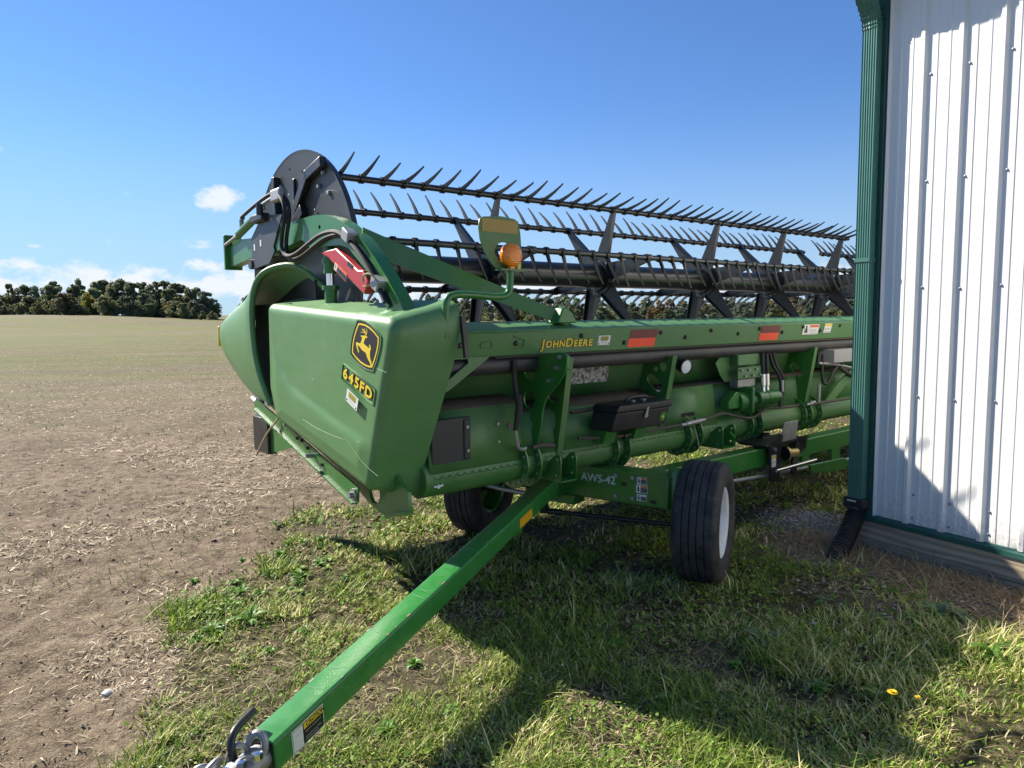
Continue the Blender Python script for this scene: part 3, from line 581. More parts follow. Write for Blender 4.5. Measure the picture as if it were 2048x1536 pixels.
# ------------------------------------------------------------------ shared decal helpers
def label_plate(name, parent, org, x, y, w, h, rects, base=WHT):
    """printed sticker: base plate and printed rectangles (u0,v0,u1,v1,material)"""
    mats = [base]; mb = MB(); mb.box(0, w, 0, h, 0, .0008, 0)
    for k, (u0_, v0_, u1_, v1_, m_) in enumerate(rects):
        if m_ not in mats: mats.append(m_)
        mb.box(u0_*w, u1_*w, v0_*h, v1_*h, .0009, .0011+.0002*(k % 3), mats.index(m_))
    me = mb.mesh(name); mset(mb, me); place(me, org, x, y); return obj(name, me, mats, parent, sm=0)
def warn(name, parent, org, x, y, w, h, top=ORG, horiz=True, man=0):
    r = []
    u = .36 if horiz else 0
    r += [(u+.04, .70, .96, .94, top), (u+.04, .06, .96, .66, BLK if man else WHT)]
    for k in range(5): r.append((u+.08, .12+k*.1, .92-.1*(k % 2), .15+k*.1, WHT if man else BLK))
    if horiz: r += [(.16, .2, .24, .75, BLK), (.08, .5, .3, .58, BLK), (.1, .18, .15, .45, BLK), (.24, .15, .30, .42, BLK), (.14, .76, .24, .88, BLK)]
    return label_plate(name, parent, org, x, y, w, h, r)
def dealer(parent, org, x, y, w, h):
    return label_plate('dealer_sticker', parent, org, x, y, w, h, [(.18, .5, .84, .9, OLIVE), (.24, .46, .76, .56, BLK), (.27, .48, .73, .54, OLIVE), (.2, .3, .8, .33, GREYD), (.25, .2, .75, .23, GREYD), (.05, .08, .13, .22, BLK), (.87, .08, .95, .22, BLK)])
def shape(name, parent, polys, thick, mat, org, x, y, scale=1.):
    me = curve_mesh(name, [[(p[0]*scale, p[1]*scale) for p in pl] for pl in polys], thick); place(me, org, x, y); return obj(name, me, mat, parent, sm=0)
# leaping deer and shield, drawn in the emblem's own design space (y down)
DEER = [(395, 312), (372, 316), (330, 312), (336, 332), (352, 346), (345, 380), (328, 425), (312, 438), (268, 415), (255, 425), (258, 455), (272, 510), (294, 575), (306, 570), (296, 530), (284, 480), (280, 455), (300, 470), (322, 495), (345, 530), (375, 553), (402, 570), (416, 600), (425, 640), (448, 690), (472, 735), (486, 785), (498, 775), (492, 720), (476, 670), (470, 620), (473, 580), (472, 548), (484, 535), (484, 500), (474, 465), (462, 452), (458, 462), (464, 490), (464, 512), (440, 498), (405, 465), (376, 432), (382, 400), (396, 366), (400, 352), (418, 352), (436, 342), (428, 330), (408, 322)]
ANT = [[(396, 318), (412, 288), (424, 245), (413, 215), (419, 212), (432, 245), (424, 290), (408, 322)], [(404, 300), (398, 260), (380, 208), (386, 207), (402, 245), (412, 285)], [(400, 290), (385, 258), (346, 214), (352, 212), (392, 248), (408, 282)], [(398, 282), (372, 268), (330, 264), (330, 258), (374, 260), (402, 272)]]
EMB = [(290, 128), (340, 130), (400, 148), (460, 184), (530, 248), (600, 340), (598, 430), (580, 545), (545, 680), (502, 805), (455, 800), (390, 775), (320, 728), (250, 655), (190, 575), (194, 480), (215, 350), (250, 235)]
EC = (398, 466)
def scl(pl, s): return [(EC[0]+(x_-EC[0])*s, EC[1]+(y_-EC[1])*s) for x_, y_ in pl]

# ------------------------------------------------------------------ combine header; local x = h-2 (along), y = f-3.2 (forward), z up
HOFF = (2.0, 3.2, 0.0); HROT = math.atan2(HX.y, HX.x)
HD = empty('combine_header', hf(2.0, 3.2)+(0,), HROT)
tag(HD, 'long green and black combine harvester draper header parked beside the shed', 'combine header')
def hp(name, mb, mat, parent=None, **kw): return obj(name, mb, mat, parent or HD, off=HOFF, **kw)
def hm(name, me, mat, parent=None, **kw):
    me.transform(Matrix.Translation((-2.0, -3.2, 0))); return obj(name, me, mat, parent or HD, **kw)
def fzplate(name, outline, holes, h_, thick, mat, parent=None, bevel=0):
    me = curve_mesh(name, [[(-p[0], p[1]) for p in pl] for pl in [outline]+holes], thick); place(me, (h_, 0, 0), (0, -1, 0), (0, 0, 1)); return hm(name, me, mat, parent, sm=0, bevel=bevel)
def O(p): return (p[0]-2.0, p[1]-3.2, p[2])
HE = 15.4                                                          # right-hand end of the header
# torque tube with bolted flanges
hp('torque_tube', MB().lathe([(0.0001, 0), (.1, 0), (.1, HE-1.97), (.0001, HE-1.97)], (1.97, 3.25, .742), (1, 0, 0), 36), GREEN2)
def ring_mesh():
    mb = MB(); mb.lathe([(.098, -.006), (.148, -.006), (.148, .006), (.098, .006)], (0, 0, 0), (1, 0, 0), 36)
    for k in range(14): t = 2*PI*k/14; mb.lathe([(.0001, -.014), (.008, -.014), (.008, .014), (.0001, .014)], (0, .126*math.cos(t), .126*math.sin(t)), (1, 0, 0), 6, 1)
    me = mb.mesh('flange'); mset(mb, me); me.materials.append(GREEN); me.materials.append(STEEL); return me
rm = ring_mesh()
for h_ in (2.63, 2.73, 3.39, 3.50, 4.14, 4.27, 4.91, 5.04, 5.70, 5.79, 5.96): link('flange', rm, HD, sm=30).location = O((h_, 3.25, .742))
# sheets between the tube and the beam
def sheet(name, pr, h0, h1, mat, t=.006, n=1, parent=None):
    mb = MB(); mb.loft([[(h0+(h1-h0)*k/n, f_, z_) for f_, z_ in pr] for k in range(n+1)], closed=False); return hp(name, mb, mat, parent, sm=25, solid=t)
lsA = sheet('lower_sheet', [(3.158, .765), (3.185, .93), (3.20, 1.105)], 2.0, 2.64, GREEN2)
sheet('lower_sheet', [(3.163, .775), (3.19, .93), (3.205, 1.045)], 2.64, 3.92, GREEN2)
sheet('lower_sheet', [(3.163, .775), (3.19, .93), (3.21, 1.085)], 3.92, 4.52, GREEN2)
sheet('lower_sheet', [(3.20, .795), (3.24, .95), (3.25, 1.085)], 4.52, HE, GREEN2)
sheet('ledge', [(3.20, 1.105), (3.37, 1.15)], 1.86, 2.64, DIRT, .008)
sheet('ledge', [(3.205, 1.045), (3.37, 1.085)], 2.64, 3.92, DIRT, .008)
sheet('ledge', [(3.21, 1.085), (3.37, 1.10)], 3.92, HE, DIRT, .008)
sheet('upper_sheet', [(3.372, 1.08), (3.33, 1.22), (3.27, 1.46)], 1.86, HE, GREEN2)
hp('deck', MB().prism([(3.36, .80), (4.95, 1.00), (5.15, 1.00), (5.15, 1.03), (4.95, 1.07), (3.38, .98)], 'x', 1.95, HE-.1), BLACKM)
hp('cutter_bar', MB().prism([(5.10, .98), (5.42, .96), (5.44, .985), (5.12, 1.06)], 'x', 1.9, HE-.1), STEEL)
# scalloped weld seams on the tube
for h0, h1, f_, z_ in ((2.02, 2.6, 3.152, .765), (2.8, 3.36, 3.157, .778), (3.54, 4.1, 3.157, .778), (4.3, 4.88, 3.157, .778), (5.08, 5.66, 3.19, .80)):
    mb = MB(); hh = h0
    while hh < h1:
        d_ = .05; mb.tube([(hh+d_*t, f_-.003, z_-.012*abs(math.sin(t*PI))-.002) for t in (0, .25, .5, .75, 1)], .0035, 5); hh += d_
    hp('weld_seam', mb, GREEN)
# top beam (box section leaning back), its tray and the grey roll below it
beam = hp('top_beam', MB().prism([(3.07, 1.528), (3.105, 1.385), (3.135, 1.385), (3.25, 1.43), (3.235, 1.575), (3.22, 1.575)], 'x', 2.02, HE), BEAMG, bevel=.006)
bolt = MB().lathe([(.015, -.002), (.015, .005), (.011, .011), (.0001, .013)], (0, 0, 0), (0, -1, -.25), 12).mesh('bolt'); bolt.materials.append(BLACKM)
def on_beam(z_): return 3.07+(1.528-z_)*(.035/.143)
for h_, z_ in ((2.15, 1.455), (2.53, 1.455), (3.03, 1.485), (3.42, 1.432), (3.76, 1.488), (4.03, 1.45), (4.31, 1.49), (4.65, 1.46), (4.92, 1.492), (5.25, 1.458), (5.55, 1.495), (5.84, 1.46), (6.16, 1.497)):
    o = link('bolt', bolt, beam, sm=40); o.location = O((h_, on_beam(z_)-.001, z_))
BX, BY = (1, 0, 0), (0, -.235, .972)
def bpt(h_, z_, lift=.002): f_ = on_beam(z_); return (h_-2-0, f_-3.2-lift*.972, z_-lift*.235)
def ring_poly(pl, w):
    c = (sum(p[0] for p in pl)/len(pl), sum(p[1] for p in pl)/len(pl)); return [pl, [(c[0]+(p[0]-c[0])*(1-w), c[1]+(p[1]-c[1])*(1-w)) for p in pl]]
for x0 in (2.145, 2.305): shape('slot_rim', beam, ring_poly(slot(0, 0, .045, 0, .02), .16), .004, GREEN2, bpt(x0, 1.452), BX, BY)
mb = MB(); mb.tube([(2.505, on_beam(1.497)-.003, 1.497), (2.585, on_beam(1.475)-.003, 1.475), (2.585, on_beam(1.43)-.003, 1.43), (2.52, on_beam(1.425)-.003, 1.425)], .0035, 6); hp('pressed_rib', mb, GREEN2, beam)
for zz in (1.519, 1.392): hp('weld_bead', MB().tube([(2.2+k*.05, on_beam(zz)-.002+.002*(k % 2), zz) for k in range(12)], .003, 5), GREEN2, beam)
# JOHN DEERE lettering: large J and D, small capitals between, dark rim behind
def lettering(parts, org, parent, x, y, mat_f, mat_b, rim, thick=.0012, bold=.0, sx=1., gap=.10):
    for off_, m_, lift in ((rim, mat_b, 0.0), (bold, mat_f, .0016)):
        allv = MB(); cx = 0
        for body, size, dy in parts:
            base = text_mesh(body, size, thick, bold, 1.0); base.transform(Matrix.Diagonal((sx, 1, 1, 1))); w0 = max(v.co.x for v in base.vertices)-min(v.co.x for v in base.vertices); bpy.data.meshes.remove(base)
            me = text_mesh(body, size, thick, off_, 1.0); me.transform(Matrix.Diagonal((sx, 1, 1, 1))); b0 = min(v.co.x for v in me.vertices); b1 = max(v.co.x for v in me.vertices)
            allv.add([((v.co.x-(b0+b1)/2)*1+cx+w0/2, v.co.y+dy, v.co.z+lift) for v in me.vertices], [tuple(p.vertices) for p in me.polygons])
            cx += w0+gap*size; bpy.data.meshes.remove(me)
        me = allv.mesh('lettering'); place(me, org, x, y); obj('lettering' if m_ is mat_f else 'lettering_rim', me, m_, parent, sm=0)
lettering([('J', .076, -.004), ('O', .056, 0), ('H', .056, 0), ('N', .056, 0), ('D', .072, 0), ('E', .056, 0), ('E', .056, 0), ('R', .056, 0), ('E', .056, 0)], bpt(2.715, 1.424), beam, (1, 0, .0), BY, YEL, BLK, .0042, bold=.0018, sx=1.12, gap=.16)
dealer(beam, bpt(3.18, 1.423), BX, BY, .105, .06)
for h_ in (3.455, 4.94):
    label_plate('red_reflector', beam, bpt(h_, 1.4), (1, 0, 0), (.17, -.235, .972), .262, .058, [(.0, .0, 1, 1, TAPE1)], TAPE1)
    label_plate('dark_red_reflector', beam, bpt(h_+.0105, 1.4585), (1, 0, 0), (.17, -.235, .972), .262, .054, [(.0, .0, 1, 1, TAPE2)], TAPE2)
warn('warning_sticker', beam, bpt(5.56, 1.43), BX, BY, .25, .085)
warn('caution_sticker', beam, bpt(5.90, 1.44), BX, BY, .12, .078, YEL, False)
# pale sun-bleached streaks on the beam top are in the paint; foot bracket of the brace arm
hp('brace_foot', MB().prism([(2.86, 1.56), (3.02, 1.56), (2.98, 1.62), (2.93, 1.655), (2.90, 1.65)], 'y', 3.10, 3.20), GREEN, beam, bevel=.008)
hp('beam_gusset', MB().prism([(2.03, 1.39), (2.36, 1.39), (2.29, 1.345), (2.09, 1.225), (2.03, 1.20), (2.03, 1.27), (2.09, 1.28), (2.215, 1.36), (2.21, 1.382), (2.03, 1.382)], 'y', 3.098, 3.110), GREEN2)
hp('grey_roll', MB().lathe([(.0001, 0), (.052, 0), (.052, HE-2.0), (.0001, HE-2.0)], (2.0, 3.165, 1.335), (1, 0, 0), 24), GREYTUBE)
hp('roll_cover', MB().prism([(3.108, 1.384), (3.10, 1.375), (3.20, 1.39), (3.25, 1.425)], 'x', 2.4, HE-.2), DIRT)
# support ribs with lightening holes and a lit flange along the outer edge
def rib(h_, edge, holes, back, mat=GREEN):
    out = edge+back; pl = fzplate('support_rib', out, holes, h_, .010, mat)
    mb = MB()
    for (f0, z0), (f1, z1) in zip(edge[:-1], edge[1:]): mb.bar((h_+.018, f0, z0), (h_+.018, f1, z1), .045, .006, (0, f1-f0, z1-z0) if False else (0, (z1-z0), -(f1-f0)))
    hp('flange_edge', mb, GREEN2, pl)
    return pl
rib(2.90, [(3.055, 1.36), (3.11, 1.02), (3.155, .78), (3.20, .66)], [slot(3.20, 1.13, 3.17, 1.12, .035), slot(3.20, 1.00, 3.20, .95, .034)], [(3.26, .68), (3.30, .9), (3.34, 1.36)])
rib(3.87, [(3.06, 1.33), (3.11, 1.08), (3.165, .84), (3.215, .665)], [slot(3.245, 1.165, 3.185, 1.115, .036), ell(3.205, 1.235, .018, .02), slot(3.15, 1.275, 3.14, 1.25, .03)], [(3.27, .67), (3.36, 1.05), (3.31, 1.30)])
rib(5.76, [(3.08, 1.32), (3.12, 1.08), (3.165, .84), (3.23, .69)], [slot(3.27, 1.155, 3.215, 1.095, .030), slot(3.255, .985, 3.25, .93, .032)], [(3.28, .70), (3.39, .95), (3.33, 1.30)])
for h_ in (7.3, 8.9, 10.5, 12.1, 13.7): rib(h_, [(3.08, 1.32), (3.12, 1.08), (3.165, .84), (3.23, .69)], [], [(3.28, .70), (3.39, .95), (3.33, 1.30)])
# S-shaped lift bracket in front of the first rib
sb = smooth([(2.875, 1.40), (2.885, 1.33), (2.905, 1.28), (2.97, 1.21), (3.055, 1.145), (3.09, 1.06), (3.10, .99), (3.125, .90), (3.175, .815), (3.25, .72), (3.285, .66), (3.31, .68), (3.315, .84), (3.30, 1.02), (3.335, 1.15), (3.355, 1.29), (3.20, 1.36), (3.0, 1.40)], 2, True)
S_ = fzplate('lift_bracket', [(p.x, p.y) for p in [Vector((q[0], q[1])) for q in sb]] if False else [(q[0], q[1]) for q in [(v.x, v.y) for v in [Vector((p[0], p[1], 0)) for p in sb]]],
        [ell(3.20, 1.265, .05, .035, .3), ell(3.205, 1.12, .052, .058, .2), [(3.29, 1.03), (3.22, 1.02), (3.175, .98), (3.185, .935), (3.22, .915), (3.29, .915)]], 2.73, .012, GREEN)
for f_, z_ in ((2.93, 1.375), (2.955, 1.315), (3.02, 1.24)): hp('bolt', MB().lathe([(.0001, -.03), (.012, -.03), (.012, 0)], (2.73, f_, z_), (1, 0, 0), 6), STEEL, S_)
hp('clamp_block', MB().box(2.735, 2.80, 2.93, 3.06, 1.30, 1.385), GREEN, S_, bevel=.01)
# hoses and fittings
def hose(pts, r, mat, it=2, name='hose', parent=None, n=8): return hp(name, MB().tube(smooth(pts, it), r, n), mat, parent)
hose([(2.53, 3.10, 1.36), (2.525, 3.10, 1.28), (2.535, 3.10, 1.2), (2.55, 3.09, 1.12), (2.545, 3.10, 1.03), (2.54, 3.11, .965)], .015, RUBBER)
hp('hose_sleeve', MB().tube([(2.545, 3.095, 1.17), (2.552, 3.09, 1.10), (2.547, 3.095, 1.04)], .021, 8), RUBBER)
hose([(2.54, 3.11, .965), (2.55, 3.11, .90), (2.56, 3.11, .86), (2.59, 3.12, .845), (2.63, 3.13, .85)], .011, STEEL, name='hose_fitting')
hose([(3.02, 3.10, .865), (3.12, 3.095, .855), (3.37, 3.09, .835), (3.73, 3.09, .845), (4.0, 3.09, .845)], .010, BROWNH)
hose([(4.27, 3.09, .86), (4.38, 3.09, .87), (4.48, 3.09, .885), (4.58, 3.09, .86), (4.69, 3.09, .835), (4.86, 3.09, .805), (4.95, 3.09, .83), (5.04, 3.09, .87), (5.25, 3.09, .855), (5.52, 3.09, .85)], .011, BROWNH)
hose([(5.74, 3.09, .84), (6.0, 3.09, .84), (6.5, 3.09, .835), (8, 3.09, .835), (13, 3.09, .835)], .011, BROWNH)
for h0, h1 in ((4.0, 4.27), (5.66, 5.80)): hp('hose_fitting', MB().tube([(h0, 3.09, .845), (h0+.05, 3.09, .845), (h0+.055, 3.09, .846), (h1-.05, 3.09, .855), (h1-.045, 3.09, .855), (h1, 3.09, .858)], [.012, .013, .018, .018, .012, .011], 8), STEEL)
hp('hose_clip', MB().lathe([(.016, -.008), (.022, -.008), (.022, .008), (.016, .008)], (3.42, 3.09, .835), (1, 0, 0), 12), BLACKM)
hose([(3.0, 3.14, 1.02), (3.2, 3.12, 1.03), (3.4, 3.14, 1.04)], .012, RUBBER, 1)
hose([(2.68, 3.13, .845), (2.78, 3.14, .85), (2.87, 3.15, .83)], .013, BROWNH)
# black cover panel and bolts on the first lower sheet
cp = hp('cover_panel', MB().box(2.015, 2.27, 3.165, 3.185, .815, 1.065), BLKP, bevel=.008)
hp('cover_flange', MB().box(2.222, 2.262, 3.158, 3.166, .835, 1.05), BLKP, cp, bevel=.004)
for h_, z_ in ((2.24, 1.01), (2.243, .88)): hp('bolt', MB().lathe([(.0001, -.008), (.009, -.008), (.009, 0)], (h_, 3.158, z_), (0, 1, 0), 8), STEEL, cp)
for h_, z_ in ((2.47, 1.0), (2.475, .895)): hp('bolt', MB().lathe([(.0001, -.012), (.010, -.012), (.010, 0)], (h_, 3.188, z_), (0, 1, 0), 8), STEEL, lsA)
hp('hose_port', MB().lathe([(.0001, -.003), (.020, -.003), (.020, 0)], (2.56, 3.184, .98), (0, 1, 0), 16), BLK, lsA)
label_plate('worn_diagram_sticker', HD, O((3.165, 3.335, 1.165)), (1, 0, .0), (.08, -.21, .97), .355, .112, [], STICK)
hp('sheet_opening', MB().box(4.115, 4.265, 3.178, 3.186, .815, .905), BLK)
hose([(4.14, 3.16, .89), (4.2, 3.14, .84), (4.19, 3.10, .75), (4.20, 3.08, .64)], .004, TWINE, 2, 'hanging_stalk')
hp('bird_dropping', MB().obox((2.045, 3.150, .712), (.006, 0, 0), (0, .002, 0), (0, 0, .010)).obox((2.062, 3.150, .715), (.012, 0, .002), (0, .002, 0), (0, 0, .005)).obox((2.028, 3.150, .714), (.012, 0, -.001), (0, .002, 0), (0, 0, .004)), WHT)
# U brackets under the tube
for h0, h1 in ((2.825, 2.95), (4.42, 4.57)):
    u = None
    for hh in (h0, h1):
        pl = fzplate('saddle_cheek', [(3.04, .635), (3.04, .76), (3.05, .79), (3.075, .795), (3.10, .78), (3.17, .72), (3.25, .64), (3.24, .632)], [ell(3.068, .765, .010, .010), ell(3.075, .67, .010, .010)], hh, .008, GREEN)
    hp('saddle_floor', MB().box(h0, h1, 3.04, 3.24, .628, .638), GREEN)
# work lamp
wl = hp('work_lamp', MB().lathe([(.0001, 0), (.030, .004), (.046, .035), (.050, .075), (.052, .095), (.047, .097)], (3.995, 3.12, 1.268), (-.20, -.93, -.18), 24), BLACKM)
hp('lens', MB().lathe([(.0001, .093), (.030, .092), (.047, .088)], (3.995, 3.12, 1.268), (-.20, -.93, -.18), 24), GLASS, wl)
hp('lamp_bracket', MB().bar((3.88, 3.12, 1.30), (3.99, 3.12, 1.27), .04, .03), BLACKM, wl, bevel=.005)
# valve block, gearbox and motor
vb = hp('valve_bracket', MB().prism([(4.50, 1.245), (4.56, 1.29), (5.02, 1.285), (5.02, 1.09), (4.62, 1.10), (4.56, 1.15)], 'y', 3.17, 3.18), GREEN2)
hp('manifold_block', MB().box(4.68, 4.96, 3.10, 3.17, 1.215, 1.30), GREEN2, vb, bevel=.008)
hp('manifold_plate', MB().box(4.66, 4.97, 3.085, 3.10, 1.12, 1.205), GREEN2, vb, bevel=.003)
for k in range(6): hp('bolt', MB().lathe([(.0001, -.016), (.009, -.016), (.009, 0)], (4.69+.05*k, 3.085, 1.185-.045*(k % 2)), (0, 1, 0), 6), STEEL, vb)
hp('spacer_block', MB().box(4.70, 4.93, 3.11, 3.19, 1.05, 1.115), STEEL, vb, bevel=.006)
gb = hp('gearbox', MB().lathe([(.0001, 0), (.07, 0), (.075, .02), (.075, .10), (.06, .12), (.045, .13), (.045, .22), (.0001, .22)], (4.70, 3.13, .945), (1, -.15, 0), 20), GREEN)
hp('motor', MB().lathe([(.0001, 0), (.05, 0), (.052, .01), (.052, .10), (.056, .105), (.056, .2), (.048, .21), (.048, .25), (.0001, .25)], (4.90, 3.08, .96), (1, -.1, .0), 20), GREEN, gb)
hp('gearbox_flange', MB().box(4.76, 4.79, 3.02, 3.20, .86, 1.06), GREEN, gb, bevel=.01)
hp('gearbox_foot', MB().prism([(4.56, .90), (4.80, .90), (4.80, .97), (4.66, 1.03), (4.56, .96)], 'y', 3.09, 3.17), GREEN, gb, bevel=.008)
for dx in (0, .055): hose([(4.985+dx, 3.09, 1.30), (4.98+dx, 3.085, 1.22), (4.985+dx, 3.08, 1.14)], .017, RUBBER); hp('hose_fitting', MB().tube([(4.985+dx, 3.08, 1.14), (4.985+dx, 3.075, 1.05), (4.985+dx, 3.075, 1.045), (4.985+dx, 3.07, 1.0)], [.018, .018, .013, .013], 10), CHROME)
for dx in (0, .045): hose([(5.10+dx, 3.10, 1.30), (5.13+dx, 3.09, 1.20), (5.19+dx, 3.07, 1.13), (5.21+dx, 3.06, 1.05), (5.20+dx*.3, 3.05, .95), (5.18, 3.05, .87)], .014, RUBBER)
hp('hose_fitting', MB().tube([(5.215, 3.055, 1.08), (5.21, 3.05, .99)], .016, 8), STEEL)
# right-hand bay: grey box, hoses, diagonal strut
hp('control_box', MB().box(6.03, 6.45, 3.05, 3.2, 1.175, 1.29), GREYD, bevel=.006)
hp('diagonal_strut', MB().prism([(5.98, .83), (6.12, .83), (6.45, 1.02), (6.45, 1.10), (6.18, .97)], 'y', 3.10, 3.115), GREEN2)
hose([(5.93, 3.10, 1.25), (5.9, 3.09, 1.1), (5.92, 3.09, 1.0), (6.02, 3.09, 1.0), (6.10, 3.09, 1.12), (6.25, 3.09, 1.16)], .013, RUBBER)
hose([(5.86, 3.10, 1.18), (6.0, 3.09, 1.17), (6.2, 3.09, 1.15), (6.5, 3.09, 1.10)], .013, STEEL)
hose([(5.86, 3.09, 1.0), (5.855, 3.085, .92), (5.85, 3.085, .85)], .013, STEEL)
hose([(6.2, 3.09, 1.13), (6.35, 3.08, 1.06), (6.5, 3.08, 1.03)], .016, RUBBER)
# ---- end plate and lower rail at the near end
ep = fzplate('end_plate', [(3.07, .625), (3.17, .60), (3.29, .555), (3.38, .565), (3.52, .60), (3.70, .68), (4.98, 1.02), (5.0, 1.20), (4.6, 1.60), (3.2, 1.54), (3.10, 1.45), (3.26, .85), (3.15, .76), (3.09, .73)], [ell(3.44, .665, .062, .062)], 1.83, .02, GREEN, bevel=.004)
hp('end_flange', MB().prism([(3.07, .62), (3.175, .595), (3.295, .553), (3.31, .565), (3.18, .612), (3.07, .637)], 'x', 1.785, 1.83), GREEN, ep)
rail = hp('end_rail', MB().prism([(3.50, .60), (4.98, .985), (5.0, 1.02), (4.96, 1.06), (3.46, .70), (3.47, .62)], 'x', 1.735, 1.745), GREEN, ep)
hp('wear_strip', MB().prism([(3.52, .598), (4.99, .981), (4.985, .992), (3.515, .608)], 'x', 1.722, 1.75), GREEN2, rail)
hp('pivot_bolt', MB().lathe([(.0001, -.035), (.018, -.035), (.018, -.012), (.034, -.012), (.034, 0)], (1.735, 3.505, .655), (1, 0, 0), 20), STEEL, rail)
hp('pin', MB().tube([(1.68, 4.01, .80), (1.76, 4.0, .795)], .013, 10), STEEL, rail)
for f_, z_ in ((4.44, .935), (4.25, .87), (4.18, .865), (4.10, .83), (3.9, .76)): hp('bolt', MB().lathe([(.0001, -.012), (.011, -.012), (.011, 0)], (1.735, f_, z_), (1, 0, 0), 6), STEEL if f_ > 4.4 else BLACKM, rail)
for k in range(0): hp('crop_debris', MB().obox((1.722, 4.30+.13*k, .84+.033*k+.01*(k % 2)), (.01, 0, 0), (0, .03, .008), (0, -.003, .012)), TWINE, rail)
bb = hp('skid_end', MB().box(1.93, 2.0, 5.30, 5.60, .59, .86), BLACKM, bevel=.006)
hp('skid_plate', MB().prism([(4.88, .70), (5.30, .60), (5.30, .82), (4.98, .98)], 'x', 1.955, 1.965), GREEN, bb)
hp('knife_guard', MB().tube([(1.80, 5.02, 1.0), (1.80, 5.14, 1.02), (1.80, 5.2, 1.035)], [.02, .024, .02], 12), STEEL)
hose([(1.72, 4.52, .965), (1.705, 4.66, .87), (1.70, 4.77, .78), (1.70, 4.84, .72), (1.70, 4.89, .675)], .006, TWINE, 2, 'twine')

# ---- moulded side shield
def round_poly(pts, rad, n=8):
    out = []; m_ = len(pts)
    for i in range(m_):
        p, a_, b_ = Vector(pts[i]), Vector(pts[i-1]), Vector(pts[(i+1) % m_]); u, v = (a_-p).normalized(), (b_-p).normalized(); r = rad[i]
        ang = math.acos(max(-1, min(1, u.dot(v)))); d = r/math.tan(ang/2); s_, e_ = p+u*d, p+v*d; c = p+(u+v).normalized()*(r/math.sin(ang/2))
        a0 = math.atan2(s_.y-c.y, s_.x-c.x); a1 = math.atan2(e_.y-c.y, e_.x-c.x); da = (a1-a0+PI) % (2*PI)-PI
        out += [c+Vector((math.cos(a0+da*k/n), math.sin(a0+da*k/n)))*r for k in range(n+1)]
    return out
def resample(pl, n):
    L = [0]
    for i in range(len(pl)): L.append(L[-1]+(pl[(i+1) % len(pl)]-pl[i]).length)
    out = []; j = 0
    for k in range(n):
        s_ = L[-1]*k/n
        while L[j+1] < s_: j += 1
        t = (s_-L[j])/max(1e-9, L[j+1]-L[j]); out.append(pl[j].lerp(pl[(j+1) % len(pl)], t))
    return out
CRE = [(4.44, 1.50), (4.42, 1.44), (4.38, 1.37), (4.30, 1.29), (4.16, 1.21), (3.83, 1.13), (3.57, 1.07), (3.27, 1.01), (3.15, .98)]
def crease(f_, z_):
    best, sd_ = 9, 1
    for (a0, b0), (a1, b1) in zip(CRE[:-1], CRE[1:]):
        dx, dy = a1-a0, b1-b0; t = max(0, min(1, ((f_-a0)*dx+(z_-b0)*dy)/(dx*dx+dy*dy))); px, py = f_-a0-t*dx, z_-b0-t*dy; d = math.hypot(px, py)
        if d < best: best = d; sd_ = 1 if dx*py-dy*px < 0 else -1     # +1 above / rearward of the crease
    return (0 if sd_ > 0 else -.011*(1-math.exp(-(best/.035)**2))*math.exp(-(best/.5)**2))
OUT = resample(round_poly([(4.54, 1.705), (2.915, 1.605), (3.235, .715), (4.47, .962), (4.565, 1.16)], [.05, .085, .05, .04, .10]), 200)
cen = Vector((3.75, 1.25)); HO, RR = 1.68, .055; rings = []
nrm = []
for i in range(200):
    t = (OUT[(i+1) % 200]-OUT[i-1]).normalized(); nrm.append(Vector((-t.y, t.x)))
if (cen-OUT[0]).dot(nrm[0]) < 0: nrm = [-v for v in nrm]
for wgt in (1, .75, .5, .25):
    r = []
    for p in OUT:
        hin = 2.06-.15*min(1, max(0, (p.x-3.15)/.4)) if p.y > 1.45 else 2.06-.15*min(1, max(0, (p.x-3.35)/.3))-.085*(1.45-p.y)/.75*(1-min(1, max(0, (p.x-3.35)/.3))); hh = HO+RR+(hin-HO-RR)*wgt; tf = max(0, min(1, (p.y-1.45)/.12)); tb_ = max(0, min(1, (.82-p.y)/.10))*max(0, min(1, (3.6-p.x)/.25)); r.append((hh, p.x, p.y+.07*tf*wgt*((hin-1.74)/.3)-.075*tb_*wgt))
    rings.append(r)
for k in range(8):
    t = k/7*PI/2; rings.append([(HO+RR*(1-math.sin(t)), p.x+v.x*RR*(1-math.cos(t)), p.y+v.y*RR*(1-math.cos(t))) for p, v in zip(OUT, nrm)])
base = rings[-1]
for k in range(1, 37):
    s_ = 1-k/36*.985; r = []
    for (hh, f_, z_) in base:
        f2, z2_ = cen.x+(f_-cen.x)*s_, cen.y+(z_-cen.y)*s_; r.append((HO+crease(f2, z2_)*min(1, k/5)*sst(2.95, 3.2, f2)*sst(4.52, 4.40, f2), f2, z2_))
    rings.append(r)
mb = MB().loft(rings); nl = len(rings)-1; mb.f.append(tuple(nl*200+i for i in range(200))); mb.m.append(0)
SS = hp('side_shield', mb, PLASTIC, sm=60, fixn=True)
def em(x_, y_): return (-(3.4778158-.00067789*x_+2.5403e-5*y_-1.1975e-8*x_*y_), 1.62127905-6.448e-6*x_-.00034352706*y_+4.899e-8*x_*y_)
def face_shape(name, polys, lift, thick, mat, parent):
    me = curve_mesh(name, [[em(*p) for p in pl] for pl in polys], thick); place(me, (HO-lift, 0, 0), (0, -1, 0), (0, 0, 1)); return hm(name, me, mat, parent, sm=0)
badge = face_shape('emblem_badge', [scl(EMB, 1.11)], .000, .006, BLK, SS)
face_shape('emblem_rim', [scl(EMB, 1.17), scl(EMB, 1.115)], .001, .008, PLASTIC, badge)
face_shape('emblem_border', [EMB, scl(EMB, .925)], .0032, .0016, YEL, badge)
